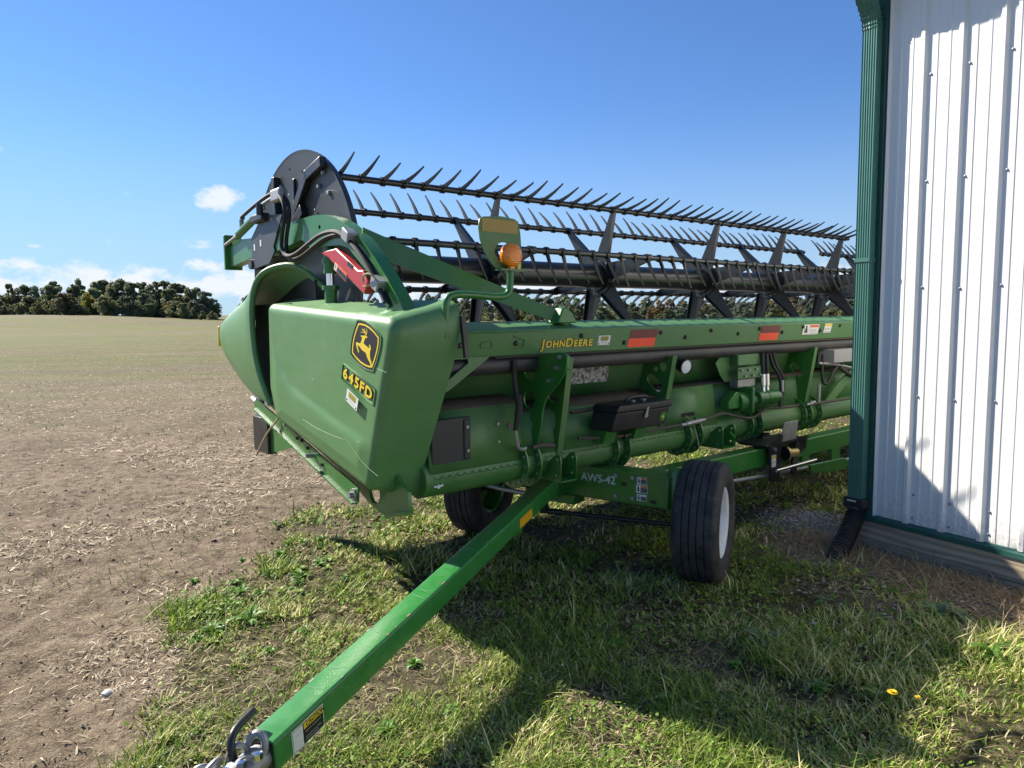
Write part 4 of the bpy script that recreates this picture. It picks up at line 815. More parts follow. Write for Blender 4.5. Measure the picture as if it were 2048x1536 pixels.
face_shape('emblem_deer', [DEER], .0034, .0016, YEL, badge)
for k, a_ in enumerate(ANT): face_shape('emblem_antler', [a_], .0036+.0003*k, .0014, YEL, badge)
TX, TY = (0, -.950, -.312), (0, -.312, .950)
mpl = [(35, 735), (548, 1135), (550, 1170), (522, 1380), (508, 1384), (5, 968), (8, 920), (28, 745)]
mc = (280, 1060); ms = lambda s: [(mc[0]+(x_-mc[0])*s, mc[1]+(y_-mc[1])*s) for x_, y_ in mpl]
pl_ = face_shape('model_recess', [ms(1.0), ms(.965)], .002, .006, PLASTIC, SS)
lettering([(c_, .076, 0) for c_ in '645FD'], O((HO-.004, 3.472, 1.300)), pl_, TX, TY, YEL, BLK, .0058, bold=.0022, sx=1.35, gap=.19)
dealer(SS, O((HO-.019, 3.42, 1.182)), (0, -.93, -.37), (0, .25, .97), .128, .068)
for pts in ([(4.0, 1.02), (3.8, .985), (3.5, .965), (3.3, .975)], [(3.45, .98), (3.38, .93), (3.25, .865), (3.12, .83)], [(3.12, 1.36), (3.02, 1.345)], [(3.9, 1.26), (3.86, 1.265), (3.84, 1.24)]):
    hp('scratch', MB().tube(smooth([(HO+crease(f_, z_)*sst(2.95, 3.2, f_)-.0002, f_, z_) for f_, z_ in pts], 2), .0007, 4), SCR, SS)
hp('mounting_lip', MB().prism([(2.905, 1.40), (2.925, 1.40), (2.96, 1.60), (2.935, 1.61)], 'x', 2.06, 2.085), BLACKM, SS)
# ---- divider snout in front of it
SN_ = [[(1.70, 4.60, 1.05), (1.66, 4.70, 1.28), (1.655, 4.75, 1.50), (1.662, 4.765, 1.72), (1.685, 4.70, 1.875), (1.75, 4.58, 1.937), (1.84, 4.40, 1.945), (1.93, 4.24, 1.80)],
       [(1.70, 4.68, 1.055), (1.658, 4.775, 1.28), (1.65, 4.82, 1.50), (1.655, 4.83, 1.70), (1.685, 4.83, 1.83), (1.76, 4.74, 1.885), (1.84, 4.60, 1.89), (1.92, 4.45, 1.82)],
       [(1.705, 4.84, 1.065), (1.66, 4.88, 1.29), (1.652, 4.91, 1.50), (1.665, 4.92, 1.66), (1.70, 4.94, 1.745), (1.77, 4.92, 1.775), (1.84, 4.85, 1.775), (1.91, 4.75, 1.73)],
       [(1.72, 5.13, 1.135), (1.68, 5.17, 1.31), (1.668, 5.18, 1.48), (1.68, 5.20, 1.62), (1.72, 5.22, 1.69), (1.78, 5.22, 1.72), (1.85, 5.18, 1.715), (1.90, 5.10, 1.66)],
       [(1.74, 5.47, 1.275), (1.705, 5.50, 1.36), (1.69, 5.49, 1.48), (1.70, 5.51, 1.565), (1.73, 5.52, 1.61), (1.78, 5.52, 1.63), (1.83, 5.49, 1.62), (1.87, 5.43, 1.58)],
       [(1.75, 5.635, 1.365), (1.73, 5.65, 1.41), (1.72, 5.64, 1.48), (1.725, 5.65, 1.53), (1.745, 5.655, 1.55), (1.78, 5.655, 1.555), (1.81, 5.64, 1.55), (1.83, 5.61, 1.53)],
       [(1.765, 5.665, 1.45), (1.76, 5.67, 1.46), (1.758, 5.675, 1.48), (1.76, 5.678, 1.495), (1.765, 5.68, 1.50), (1.775, 5.68, 1.502), (1.785, 5.675, 1.50), (1.79, 5.67, 1.495)]]
snout = hp('divider_snout', MB().loft(SN_, closed=False), PLASTIC, sm=180, solid=.012, sub=2)
lip = [tuple(np.array(p)-np.array((0.0, .012, 0))) for p in SN_[0]]
hp('snout_lip', MB().tube(smooth(lip, 3), .020, 10), PLASTIC, snout, sm=180)
hp('nose_reflector', MB().obox((1.735, 5.665, 1.478), (.014, .006, 0), (-.004, .010, 0), (0, -.006, .075)), YEL, snout, bevel=.006)
hp('snout_bolts', MB().lathe([(.0001, 0), (.018, .0), (.018, .05), (.0001, .05)], (1.80, 5.02, 1.00), (0, .2, 1), 12), STEEL, snout)
hp('hollow_shade_sheet', MB().prism([(4.30, 1.0), (4.72, 1.09), (4.88, 1.25), (4.93, 1.5), (4.92, 1.70), (4.3, 1.70)], 'x', 1.745, 1.752), BLACKM)  # black sheets put in for the shaded hollow behind the snout lip
hp('hollow_shade_sheet', MB().prism([(4.20, 1.3), (5.1, 1.3), (5.1, 1.66), (4.85, 1.74), (4.6, 1.86), (4.42, 1.91), (4.25, 1.84)], 'x', 1.885, 1.895), BLACKM)
# ---- reel: end disc, centre tube, bats with spring fingers, spiders
FC, ZC, RB = 4.361, 1.940, .5615
disc = hp('reel_disc', MB().lathe([(.0001, 0), (.815, 0), (.836, -.006), (.840, .004), (.834, .03), (.815, .012), (.0001, .012)], (1.95, 4.63, 1.853), (1, 0, 0), 96), DISC, sm=35)
def channel(pts, w, name='cam_bracket', mat=BLACKM, h_=1.93, t=.045):
    mb = MB()
    for (f0, z0), (f1, z1) in zip(pts[:-1], pts[1:]):
        d = Vector((f1-f0, z1-z0)).normalized(); mb.obox((h_, (f0+f1)/2, (z0+z1)/2), (t/2, 0, 0), (0, (f1-f0)/2+d.x*w*.3, (z1-z0)/2+d.y*w*.3), (0, -d.y*w/2, d.x*w/2))
    return hp(name, mb, mat, disc, bevel=.006)
channel([(4.94, 2.555), (4.95, 2.44), (4.93, 2.31)], .055); channel([(4.19, 2.545), (4.40, 2.50), (4.60, 2.31)], .065); channel([(4.50, 2.29), (4.86, 2.065)], .075)
channel([(4.655, 2.51), (4.66, 2.40)], .035, t=.02, h_=1.944); channel([(4.66, 2.40), (4.67, 2.30)], .012, t=.016, h_=1.944)
for f_, z_ in ((4.28, 2.42), (4.14, 2.36), (4.83, 2.385), (4.21, 2.49), (4.88, 2.50)): hp('bolt', MB().lathe([(.0001, -.016), (.013, -.014), (.016, 0)], (1.948, f_, z_), (1, 0, 0), 8), STEEL, disc)
for k in range(26):
    t = random.uniform(.3, 2.8); r_ = random.uniform(.35, .77); hp('rivet', MB().lathe([(.0001, -.004), (.006, -.004), (.006, 0)], (1.95, 4.63-r_*math.cos(t), 1.853+r_*math.sin(t)), (1, 0, 0), 6), BLK if k % 3 else WHT, disc)
hp('reel_tube', MB().lathe([(.0001, 0), (.098, 0), (.098, 6.62), (.0001, 6.62)], (2.08, FC, ZC), (1, 0, 0), 32), REEL)
hp('reel_tube', MB().lathe([(.0001, 0), (.098, 0), (.098, 6.1), (.0001, 6.1)], (9.0, FC, ZC), (1, 0, 0), 32), REEL)
def tine_mesh():
    mb = MB(); mb.lathe([(.023, -.014), (.030, -.014), (.030, .014), (.023, .014)], (0, 0, 0), (1, 0, 0), 10)
    rg = []
    for t in (0, .12, .3, .55, .8, 1.0):
        yy = .015+.238*t; zz = .007*math.sin(t*PI)-.002; w_ = .0105*(1-.70*t); d_ = .0135*(1-.66*t); rg.append([(-w_, yy, zz-d_), (w_, yy, zz-d_), (w_*.6, yy, zz+d_), (-w_*.6, yy, zz+d_)])
    mb.loft(rg, caps=True); me = mb.mesh('tine'); me.materials.append(TINE); return me
tm = tine_mesh()
TDIR = {12: (-.120, -.255), 72: (-.245, .090), 132: (.197, .215), 192: (.20, -.17), 252: (.12, -.25), 312: (-.1, -.26)}
rest = MB()
for th in (12, 72, 132, 192, 252, 312):
    a_ = math.radians(th); f_, z_ = FC-RB*math.cos(a_), ZC+RB*math.sin(a_); segs = ((1.975, 8.52), (8.92, 15.1))
    for s0, s1 in segs:
        b = obj('reel_bar', MB().lathe([(.0001, 0), (.021, 0), (.021, s1-s0), (.0001, s1-s0)], (0, 0, 0), (1, 0, 0), 14), REEL, HD); b.location = O((s0, f_, z_))
        df, dz = TDIR[th]; rot = math.atan2(dz, df); hh = s0+.06
        while hh < s1-.04:
            if hh < 9.9 and th in (12, 72, 132, 192):
                o = link('tine', tm, b, sm=40); o.location = (hh-s0, 0, 0); o.rotation_euler = (rot+random.uniform(-.09, .09), 0, random.uniform(-.04, .04))
            elif hh < 10.2 or th in (72, 132):
                c_, s_ = math.cos(rot), math.sin(rot); rest.add([(v.co.x+hh, v.co.y*c_-v.co.z*s_+f_, v.co.y*s_+v.co.z*c_+z_) for v in tm.vertices], [tuple(p.vertices) for p in tm.polygons])
            hh += .1524
tag(hp('tines', rest, TINE), kind='stuff')
def arm_mesh():
    mb = MB(); mb.loft([[(-.004, -w_, r_), (.004, -w_, r_), (.004, w_, r_), (-.004, w_, r_)] for r_, w_ in ((.07, .085), (.16, .078), (.40, .045), (.545, .028), (RB+.012, .026))], caps=True)
    mb.loft([[(-.03, -w_-.002, r_), (.004, -w_-.002, r_), (.004, -w_+.004, r_), (-.03, -w_+.004, r_)] for r_, w_ in ((.09, .085), (.40, .045), (.545, .028))], caps=True)
    mb.lathe([(.021, -.02), (.029, -.02), (.029, .02), (.021, .02)], (0, 0, RB), (1, 0, 0), 10)
    me = mb.mesh('arm'); me.materials.append(REEL); return me
am = arm_mesh()
hub = MB().lathe([(.098, -.03), (.125, -.03), (.13, -.012), (.165, -.012), (.165, .012), (.13, .012), (.125, .03), (.098, .03)], (0, 0, 0), (1, 0, 0), 24)
for k in range(6): t = 2*PI*k/6+.3; hub.lathe([(.0001, -.022), (.012, -.022), (.012, .022), (.0001, .022)], (0, .148*math.cos(t), .148*math.sin(t)), (1, 0, 0), 6, 1)
hubm = hub.mesh('reel_spider'); mset(hub, hubm); hubm.materials.append(REEL); hubm.materials.append(STEEL)
for h_ in (3.28, 4.50, 5.95, 7.13, 8.37, 9.6, 10.85, 12.1, 13.4, 14.6):
    s_ = link('reel_spider', hubm, HD, sm=35); s_.location = O((h_, FC, ZC))
    for th in (12, 72, 132, 192, 252, 312):
        o = link('arm', am, s_, sm=30); a_ = math.radians(th); o.rotation_euler = (math.atan2(math.cos(a_), math.sin(a_)) if False else -math.atan2(-math.cos(a_), math.sin(a_)), 0, 0)
# ---- reel arm, cylinder, safety lock, brace
arm = fzplate('reel_arm', [(5.66, 2.20), (5.62, 2.0), (5.1, 2.045), (4.68, 2.05), (4.28, 2.085), (4.17, 2.03), (3.76, 2.01), (3.66, 1.985), (3.47, 1.86), (3.27, 1.67), (3.18, 1.55), (3.04, 1.55), (3.12, 1.68), (3.25, 1.81), (3.36, 1.91), (3.47, 1.995), (3.58, 2.065), (3.70, 2.125), (3.81, 2.165), (3.96, 2.200), (4.11, 2.212), (4.3, 2.212), (4.54, 2.205), (5.1, 2.17)], [ell(4.02, 2.135, .016, .012)], 1.86, .075, GREEN, bevel=.01)
hp('arm_end_plate', MB().box(1.79, 1.92, 5.64, 5.67, 1.98, 2.24), GREEN, arm, bevel=.005)
apl = fzplate('arm_plate', [(5.12, 2.17), (5.12, 2.05), (5.17, 1.99), (5.10, 1.955), (4.80, 1.975), (4.70, 2.05), (4.72, 2.08), (4.55, 2.27), (4.90, 2.30)], [], 1.815, .008, DISC, arm)
for f_, z_ in ((5.06, 2.10), (4.94, 2.12)): hp('sticker', MB().box(1.8085, 1.8105, f_-.012, f_+.012, z_-.022, z_+.022), WHT, apl)
hp('roller', MB().lathe([(.0001, 0), (.035, 0), (.035, .10), (.0001, .10)], (1.80, 5.14, 1.99), (1, 0, 0), 16), BLACKM, arm)
cy = hp('fore_aft_cylinder', MB().tube([(1.80, 5.02, 2.29), (1.80, 5.34, 2.215)], .028, 14), GREEN, arm)
hp('rod', MB().tube([(1.80, 5.34, 2.215), (1.80, 5.64, 2.165)], .013, 10), STEEL, cy)
hp('port', MB().tube([(1.80, 5.27, 2.24), (1.80, 5.27, 2.31), (1.80, 5.24, 2.325)], .016, 8), STEEL, cy)
hp('clevis', MB().box(1.77, 1.83, 4.80, 5.03, 2.255, 2.31), BLACKM, cy, bevel=.012); hp('clevis_pin', MB().tube([(1.76, 4.80, 2.29), (1.76, 4.80, 2.36)], .022, 10), BLACKM, cy)
hose([(1.79, 5.24, 2.325), (1.78, 5.0, 2.36), (1.775, 4.75, 2.395), (1.775, 4.60, 2.405), (1.77, 4.50, 2.40)], .012, RUBBER)
hose([(1.79, 4.80, 2.325), (1.78, 4.79, 2.36), (1.78, 4.66, 2.375), (1.775, 4.56, 2.375)], .012, STEEL, 1)
hp('hose_coupler', MB().box(1.755, 1.80, 4.45, 4.60, 2.34, 2.42), STEEL, bevel=.012)
for dx, r_ in ((0, 0), (.03, .02)):
    hose([(1.765+dx, 4.46, 2.37), (1.76+dx, 4.38, 2.31), (1.76+dx, 4.38, 2.22), (1.765+dx, 4.45, 2.12), (1.77+dx, 4.48, 2.04-r_), (1.77+dx, 4.40, 1.985-r_), (1.775+dx, 4.26, 1.995-r_), (1.78+dx, 4.08, 2.045-r_), (1.785+dx, 3.92, 2.085-r_), (1.79+dx, 3.74, 2.085-r_), (1.79+dx, 3.61, 2.035-r_), (1.79+dx, 3.45, 1.93-r_), (1.79+dx, 3.31, 1.80-r_), (1.79+dx, 3.21, 1.68-r_)], .013, RUBBER, 2)
for f_, z_ in ((3.60, 2.045), (3.29, 1.775)): hp('hose_clamp', MB().obox((1.80, f_, z_), (.03, 0, 0), (0, .035, .02), (0, -.012, .028)), STEEL, bevel=.006)
hp('zip_tie', MB().tube(smooth([(1.77, 3.40, 1.79), (1.75, 3.37, 1.815), (1.75, 3.30, 1.83), (1.77, 3.26, 1.80), (1.79, 3.3, 1.775), (1.77, 3.40, 1.765)], 2), .006, 6), TWINE)
lk = hp('safety_lock', MB().prism([(3.98, 1.985), (3.77, 1.992), (3.62, 1.915), (3.52, 1.858), (3.46, 1.855), (3.42, 1.805), (3.40, 1.79), (3.45, 1.725), (3.66, 1.835), (3.84, 1.925), (3.86, 1.94)], 'x', 1.80, 1.845), RED, bevel=.008)
hp('lock_slot', MB().obox((1.7995, 3.60, 1.888), (.0012, 0, 0), (0, .028, .014), (0, -.006, .010)), BLK, lk)
label_plate('warning_sticker', lk, O((1.7988, 3.80, 1.878)), (0, -.885, -.465), (0, -.465, .885),   .165, .046, [(.02, .08, .22, .92, WHT), (.24, .72, .98, .95, ORG), (.24, .06, .98, .68, BLK), (.28, .5, .9, .54, WHT), (.28, .36, .86, .40, WHT), (.28, .22, .9, .26, WHT), (.08, .2, .14, .8, BLK)], ORG)
lc = hp('lift_cylinder', MB().lathe([(.0001, 0), (.038, 0), (.038, .06), (.046, .06), (.046, .085), (.0001, .085)], (1.86, 3.98, 1.865), (0, 0, 1), 16), GREEN)
hp('cylinder_barrel', MB().lathe([(.0001, 0), (.036, 0), (.036, .17), (.05, .17), (.05, .195), (.0001, .195)], (1.86, 3.98, 1.60), (0, 0, 1), 16), GREEN, lc); hp('rod', MB().tube([(1.86, 3.98, 1.79), (1.86, 3.98, 1.87)], .024, 12), CHROME, lc)
hp('cylinder_post', MB().tube([(1.86, 3.98, 1.94), (1.86, 3.99, 2.04)], .034, 12), GREEN, lc)
hp('brace_arm', MB().loft([[(h_, f_-.006, z_), (h_, f_+.006, z_), (h_, f_+.006, z_-w_), (h_, f_-.006, z_-w_)] for h_, f_, z_, w_ in ((1.88, 3.60, 2.095, .13), (2.0, 3.55, 2.04, .125), (2.45, 3.34, 1.835, .105), (2.97, 3.13, 1.605, .065))], caps=True), GREEN)
# ---- amber marker lamp on a bent pipe
ml = hp('marker_pipe', MB().tube(smooth([(1.985, 2.97, 1.50), (1.985, 2.965, 1.62), (1.99, 2.96, 1.70), (2.05, 2.955, 1.715), (2.15, 2.95, 1.712), (2.30, 2.95, 1.70), (2.375, 2.95, 1.715), (2.385, 2.95, 1.78), (2.385, 2.95, 1.842)], 3), .0185, 16), GREEN)
outl = [(2.30, 1.845), (2.45, 1.845), (2.463, 1.86), (2.464, 1.97), (2.458, 2.04), (2.445, 2.095), (2.42, 2.108), (2.33, 2.116), (2.215, 2.106), (2.192, 2.092), (2.186, 2.05), (2.195, 1.99), (2.22, 1.93), (2.26, 1.88), (2.28, 1.86)]
me = curve_mesh('marker_plate', [outl, ell(2.345, 1.935, .058, .05)], .005); place(me, (0, 2.955, 0), (1, 0, 0), (0, 0, 1)); mp_ = hm('marker_plate', me, GREEN2, ml, sm=0)
hp('marker_foot', MB().box(2.29, 2.463, 2.90, 2.955, 1.838, 1.846), GREEN, ml)
label_plate('faded_amber_strip', mp_, O((2.205, 2.951, 2.033)), (1, 0, -.01), (0, 0, 1), .232, .066, [], OCHRE)
label_plate('yellow_strip', mp_, O((2.435, 2.951, 1.85)), (1, 0, 0), (0, 0, 1), .022, .045, [], YEL)
LD = Vector((-.10, -1, .02)).normalized()
hp('amber_lamp', MB().lathe([(.0001, .034), (.026, .033), (.046, .028), (.058, .018), (.062, .006), (.062, -.012), (.054, -.020), (.0001, -.022)], (2.372, 2.925, 1.918), LD, 32), LENS, ml, sm=50)
hp('lamp_stem', MB().box(2.355, 2.385, 2.91, 2.94, 1.842, 1.868), LENS, ml, bevel=.003)
# ---- far end of the header, behind the shed
fzplate('end_plate', [(3.0, .64), (3.3, .57), (5.0, 1.02), (5.0, 1.2), (4.6, 1.62), (3.0, 1.55)], [], HE, .03, GREEN)

# ------------------------------------------------------------------ toolbox on the header
TB = empty('toolbox', hf(3.42, 3.05)+(.90,), HROT)
tag(TB, 'dusty black plastic toolbox with a green and yellow emblem, mounted on the header', 'toolbox')
def tb(name, mb, mat, parent=None, **kw):
    me = mb.mesh(name); me.transform(Matrix.Shear('XY', 4, (0, -.2)) if False else Matrix(((1, 0, .15, 0), (0, 1, -.22, 0), (0, 0, 1, 0), (0, 0, 0, 1)))); return obj(name, me, mat, parent or TB, **kw)
tb('box', MB().loft([[(-.265*k, -.10*k, z_), (.235*k, -.10*k, z_), (.235*k, .10*k, z_), (-.265*k, .10*k, z_)] for z_, k in ((0, .97), (.02, .985), (.118, 1.0))], caps=True), TOOLP, bevel=.008)
lid = tb('lid', MB().loft([[(-.272*k, -.106*k, z_), (.242*k, -.106*k, z_), (.242*k, .106*k, z_), (-.272*k, .106*k, z_)] for z_, k in ((.120, 1), (.140, 1.0), (.158, .96), (.164, .90))], caps=True), TOOLP, bevel=.006)
tb('handle', MB().tube(smooth([(-.09, 0, .165), (-.09, 0, .185), (-.06, 0, .192), (.06, 0, .192), (.09, 0, .185), (.09, 0, .165)], 2), .012, 8), TOOLP, lid)
for dx in (-.055, .045): tb('hinge', MB().box(dx-.012, dx+.012, -.03, -.005, .163, .178), STEEL, lid)
tb('latch', MB().box(-.008, .012, -.113, -.104, .085, .135).box(-.012, .016, -.116, -.104, .07, .09), STEEL, bevel=.002)
tb('emblem', MB().lathe([(.0001, 0), (.030, 0), (.030, .0015), (.0001, .0015)], (.185, -.1005, .060), (0, -1, 0), 24), M('emblem_green', (.02, .20, .03), .4))
deer2 = curve_mesh('emblem_deer', [[((x_-EC[0])*.00011, -(y_-EC[1])*.00008) for x_, y_ in DEER]], .001); place(deer2, (.185, -.1032, .060), (1, 0, 0), (0, 0, 1))
deer2.transform(Matrix(((1, 0, .15, 0), (0, 1, -.22, 0), (0, 0, 1, 0), (0, 0, 0, 1)))); obj('emblem_deer', deer2, YEL, TB, sm=0)
tb('mount', MB().box(-.20, -.10, .0, .14, -.09, -.002).box(.08, .18, .0, .14, -.09, -.002), GREEN)

# ------------------------------------------------------------------ header trailer
TOFF = (3.3, 3.3, 0.0); TR = empty('header_trailer', hf(3.3, 3.3)+(0,), HROT)
tag(TR, 'green header transport trailer with long drawbar and white rimmed wheels under the header', 'trailer')
def tp(name, mb, mat, parent=None, **kw): return obj(name, mb, mat, parent or TR, off=TOFF, **kw)
def T(p): return (p[0]-3.3, p[1]-3.3, p[2])
tp('main_beam', MB().box(3.36, 14.6, 2.98, 3.10, .45, .59), GREEN, bevel=.008)
C1, C2 = Vector((3.50, 2.60, .36)), Vector((3.05, 4.36, .36)); AD = (C1-C2).normalized(); AS = Vector((AD.y, -AD.x, 0))       # AS points back along -h
if AS.x > 0: AS = -AS
def axle_pt(t, s, z_): p = C2+(C1-C2)*t+AS*s; return (p.x, p.y, z_)
ax = MB()
def abox(mb, t0, t1, s0, s1, z0, z1): 
    c = [axle_pt(t, s, z_) for z_ in (z0, z1) for s in (s0, s1) for t in (t0, t1)]; mb.add(c, [(0, 1, 3, 2), (4, 6, 7, 5), (0, 4, 5, 1), (2, 3, 7, 6), (0, 2, 6, 4), (1, 5, 7, 3)]); return mb
axle = tp('axle_beam', abox(MB(), .10, .93, -.085, .085, .43, .635), GREEN, fixn=True, bevel=.012)
tp('axle_edge', abox(MB(), .10, .93, .086, .10, .622, .637), GREEN, axle, fixn=True)
tp('axle_belly', abox(MB(), .34, .56, -.07, .07, .36, .431), GREEN, axle, fixn=True, bevel=.01)
for t, z_ in ((.735, .605), (.80, .605), (.735, .475), (.80, .475)): p = axle_pt(t, .0855, z_); tp('bolt', MB().lathe([(.0001, 0), (.015, 0), (.013, .012), (.0001, .013)], p, AS, 12), STEEL, axle)
for t, z_ in ((.765, .555), (.875, .47)):
    p = Vector(axle_pt(t, .086, z_)); tp('slot_hole', MB().obox(p, AD*.020, AS*.0008, (0, 0, .011)), BLK, axle, bevel=.008)
XD = tuple(AD)
me = text_mesh('AWS-42', .072, .001, .0012); w_ = max(v.co.x for v in me.vertices); place(me, T(Vector(axle_pt(.595, .088, .545))), XD, (0, 0, 1)); obj('lettering', me, SILVER, axle, sm=0)
for k, (dz, w2, h2) in enumerate(((.570, .066, .045), (.515, .076, .050), (.465, .066, .042))):
    warn('warning_sticker', axle, T(Vector(axle_pt(.815-.003*(k == 1), .0865, dz))), XD, (0, 0, 1), w2, h2, man=1, top=ORG if k < 2 else WHT)
tp('kingpin', MB().lathe([(.0001, 0), (.052, 0), (.055, .02), (.055, .25), (.045, .27), (.0001, .27)], axle_pt(.935, .0, .40), (0, 0, 1), 20), GREEN, axle)
tp('kingpin', MB().lathe([(.0001, 0), (.052, 0), (.055, .02), (.055, .25), (.045, .27), (.0001, .27)], axle_pt(.075, .0, .40), (0, 0, 1), 20), GREEN, axle)
# wheels
OD = Vector((.482, -.875, 0)).normalized(); OD = Matrix.Rotation(math.radians(-3.5), 3, 'Z') @ OD
R_ = .366
def tyre_prof():
    p = [(.205, -.105), (.225, -.122), (.27, -.135), (.315, -.134), (.345, -.122), (.357, -.108)]
    for k in range(-2, 3):
        c = k*.042; 
        if k > -2: p += [(.352, c-.0245), (.352, c-.0235)] if False else []
        p += [(R_-.003*abs(k)*.9, c-.0175), (R_-.003*abs(k)*.9, c+.0175)]
        if k < 2: p += [(R_-.014, c+.0185), (R_-.014, c+.0235)]
    p += [(.357, .108), (.345, .122), (.315, .134), (.27, .135), (.225, .122), (.205, .105)]
    return p
tyre_me = MB().lathe(tyre_prof(), (0, 0, 0), (1, 0, 0), 72).mesh('tyre'); tyre_me.materials.append(TYRE)
def rim_me(mat, face):
    mb = MB().lathe([(.212, -.112), (.212, -.105), (.19, -.09), (.18, 0), (.19, .09), (.212, .105), (.212, .112), (.203, .112), (.186, .098), (.176, .05), (.172, .02), (.15, .01), (.09, .035), (.085, .06), (.05, .062), (.048, .085), (.0001, .085)], (0, 0, 0), (1, 0, 0), 40)
    me = mb.mesh('rim'); me.materials.append(mat); return me
rimw, rim_shaded = rim_me(WHITE, 1), rim_me(GREEN, 1)  # far rim takes green paint in place of shade on a white rim
hubme = MB().lathe([(.0001, -.13), (.05, -.13), (.05, .0), (.07, .0), (.07, .05), (.0001, .05)], (0, 0, 0), (1, 0, 0), 16).mesh('wheel'); hubme.materials.append(BLACKM)
def wheel(c, d, rm_):
    w = link('wheel', hubme, TR, sm=40); w.location = T(c); w.rotation_euler = (0, 0, math.atan2(d.y, d.x)); w['label'] = 'implement wheel with ribbed black tyre'
    link('tyre', tyre_me, w, sm=40); link('rim', rm_, w, sm=40)
    for k in range(6):
        o = link('lug_bolt', lug, w, sm=30); t = 2*PI*k/6; o.location = (.036, .07*math.cos(t), .07*math.sin(t))
lug = MB().lathe([(.0001, 0), (.009, 0), (.009, .02), (.0001, .02)], (0, 0, 0), (1, 0, 0), 6).mesh('lug_bolt'); lug.materials.append(STEEL)
ZW = R_-.012
wheel(Vector((3.60, 2.60, ZW)), OD, rimw); wheel(Vector((3.17, 4.30, ZW)), -OD, rim_shaded)
wheel(Vector((14.0, 2.3, ZW)), Vector((0, -1, 0)), rimw); wheel(Vector((14.0, 4.3, ZW)), Vector((0, 1, 0)), rimw)
tp('rear_axle', MB().box(13.9, 14.1, 2.4, 4.2, .40, .56), GREEN)
tp('spindle', MB().bar(axle_pt(.935, 0, ZW), (3.60, 2.60, ZW), .07, .07), BLACKM, axle); tp('spindle', MB().bar(axle_pt(.075, 0, ZW), (3.17, 4.30, ZW), .07, .07), BLACKM, axle)
tp('tie_rod', MB().tube([(3.22, 3.60, .275), (3.27, 3.52, .275), (3.275, 3.51, .275), (3.62, 2.80, .275)], [.022, .022, .015, .015], 12), BLACKM)
tp('tie_rod_joint', MB().lathe([(.0001, -.04), (.03, -.035), (.034, 0), (.03, .035), (.0001, .04)], (3.20, 3.62, .30), (0, 0, 1), 14), BLACKM)
tp('steer_arm', MB().bar(axle_pt(.935, .0, .33), (3.63, 2.78, .30), .06, .025), GREEN, axle)
tp('drag_link', MB().tube([(2.99, 4.3, .42), (3.01, 3.84, .42), (3.04, 3.55, .43)], .017, 12), STEEL)
# drawbar
Cn, Cf = Vector((.705, 2.108, .33)), Vector((3.075, 3.43, .552)); DD = (Cf-Cn).normalized(); RT = Vector((DD.y, -DD.x, 0)).normalized(); UPV = RT.cross(DD).normalized()
TW, TH = .108, .104
def tg(s, side, u): p = Cn+DD*s+RT*side+UPV*u; return p
Lt = (Cf-Cn).length
dbm = MB(); pr = round_poly([(-TW/2, 0), (TW/2, 0), (TW/2, -TH), (-TW/2, -TH)], [.012]*4, 4)
dbm.loft([[tuple(tg(s, q.x, q.y)) for q in pr] for s in (0, Lt*.25, Lt*.5, Lt*.75, Lt)], caps=True)
db = tp('drawbar', dbm, TONGUE, sm=35)
tp('socket_face', MB().obox(tg(-.001, 0, -TH/2), RT*.046, DD*.001, UPV*.046), BLK, db)
tp('drawbar_head', MB().obox(tg(Lt+.09, 0, -.065), RT*.066, DD*.105, UPV*.075), GREEN, db, bevel=.01)
tp('head_weld', MB().obox(tg(Lt-.02, 0, -TH/2), RT*.0605, DD*.004, UPV*.0605), GREEN2, db)
tp('head_bracket', MB().obox(tg(Lt+.22, 0, -.09), RT*.05, DD*.06, UPV*.11), BLACKM, db, bevel=.012)
tp('head_pin', MB().tube([tg(Lt+.12, 0, -.19), tg(Lt+.12, 0, .04)], .02, 12), STEEL, db)
tp('stand_stub', MB().obox(tg(Lt*.78, 0, -TH-.02), RT*.03, DD*.03, UPV*.02), GREEN, db)
def side_plate(name, s0, s1, u0_, u1_, mats, rects):
    return label_plate(name, db, T(tg(s0, TW/2+.0008, u0_)), tuple(DD), tuple(UPV), s1-s0, u1_-u0_, rects, mats)
side_plate('yellow_reflector', Lt*.755, Lt*.755+.20, -.088, -.035, AMBREF, [])
cs = side_plate('caution_sticker', .075, .235, -.098, -.018, WHT, [(.02, .05, .98, .95, BLK), (.03, .07, .33, .93, WHT), (.36, .66, .97, .92, YEL), (.15, .2, .2, .7, GREYD), (.1, .66, .26, .70, GREYD), (.40, .50, .9, .53, GREYD), (.40, .38, .86, .41, GREYD), (.40, .26, .9, .29, GREYD), (.40, .15, .8, .18, GREYD)])
me = text_mesh('CAUTION', .021, .0006, .0005); place(me, T(tg(.075+.160*.43, TW/2+.0024, -.098+.080*.70)), tuple(DD), tuple(UPV)); obj('lettering', me, BLK, cs, sm=0)
for k in range(16):
    s_ = random.uniform(.02, Lt*.9); sd_ = random.choice([-1, 1, 1]); L_ = random.uniform(.004, .016); tp('paint_chip', MB().obox(tg(s_, sd_*(TW/2-.009), .0004), DD*L_, RT*random.uniform(.0015, .004), UPV*.0006), RUST if k % 2 else SCR, db)
for k in range(14):
    s_ = random.uniform(.1, Lt*.85); w_ = random.uniform(.01, .035); c_ = random.uniform(-.02, .02); a_ = random.uniform(-.5, .5); tp('scuff', MB().obox(tg(s_, c_, .0003), (RT*math.cos(a_)+DD*math.sin(a_))*w_, (DD*math.cos(a_)-RT*math.sin(a_))*.0009, UPV*.0005), SCR, db)
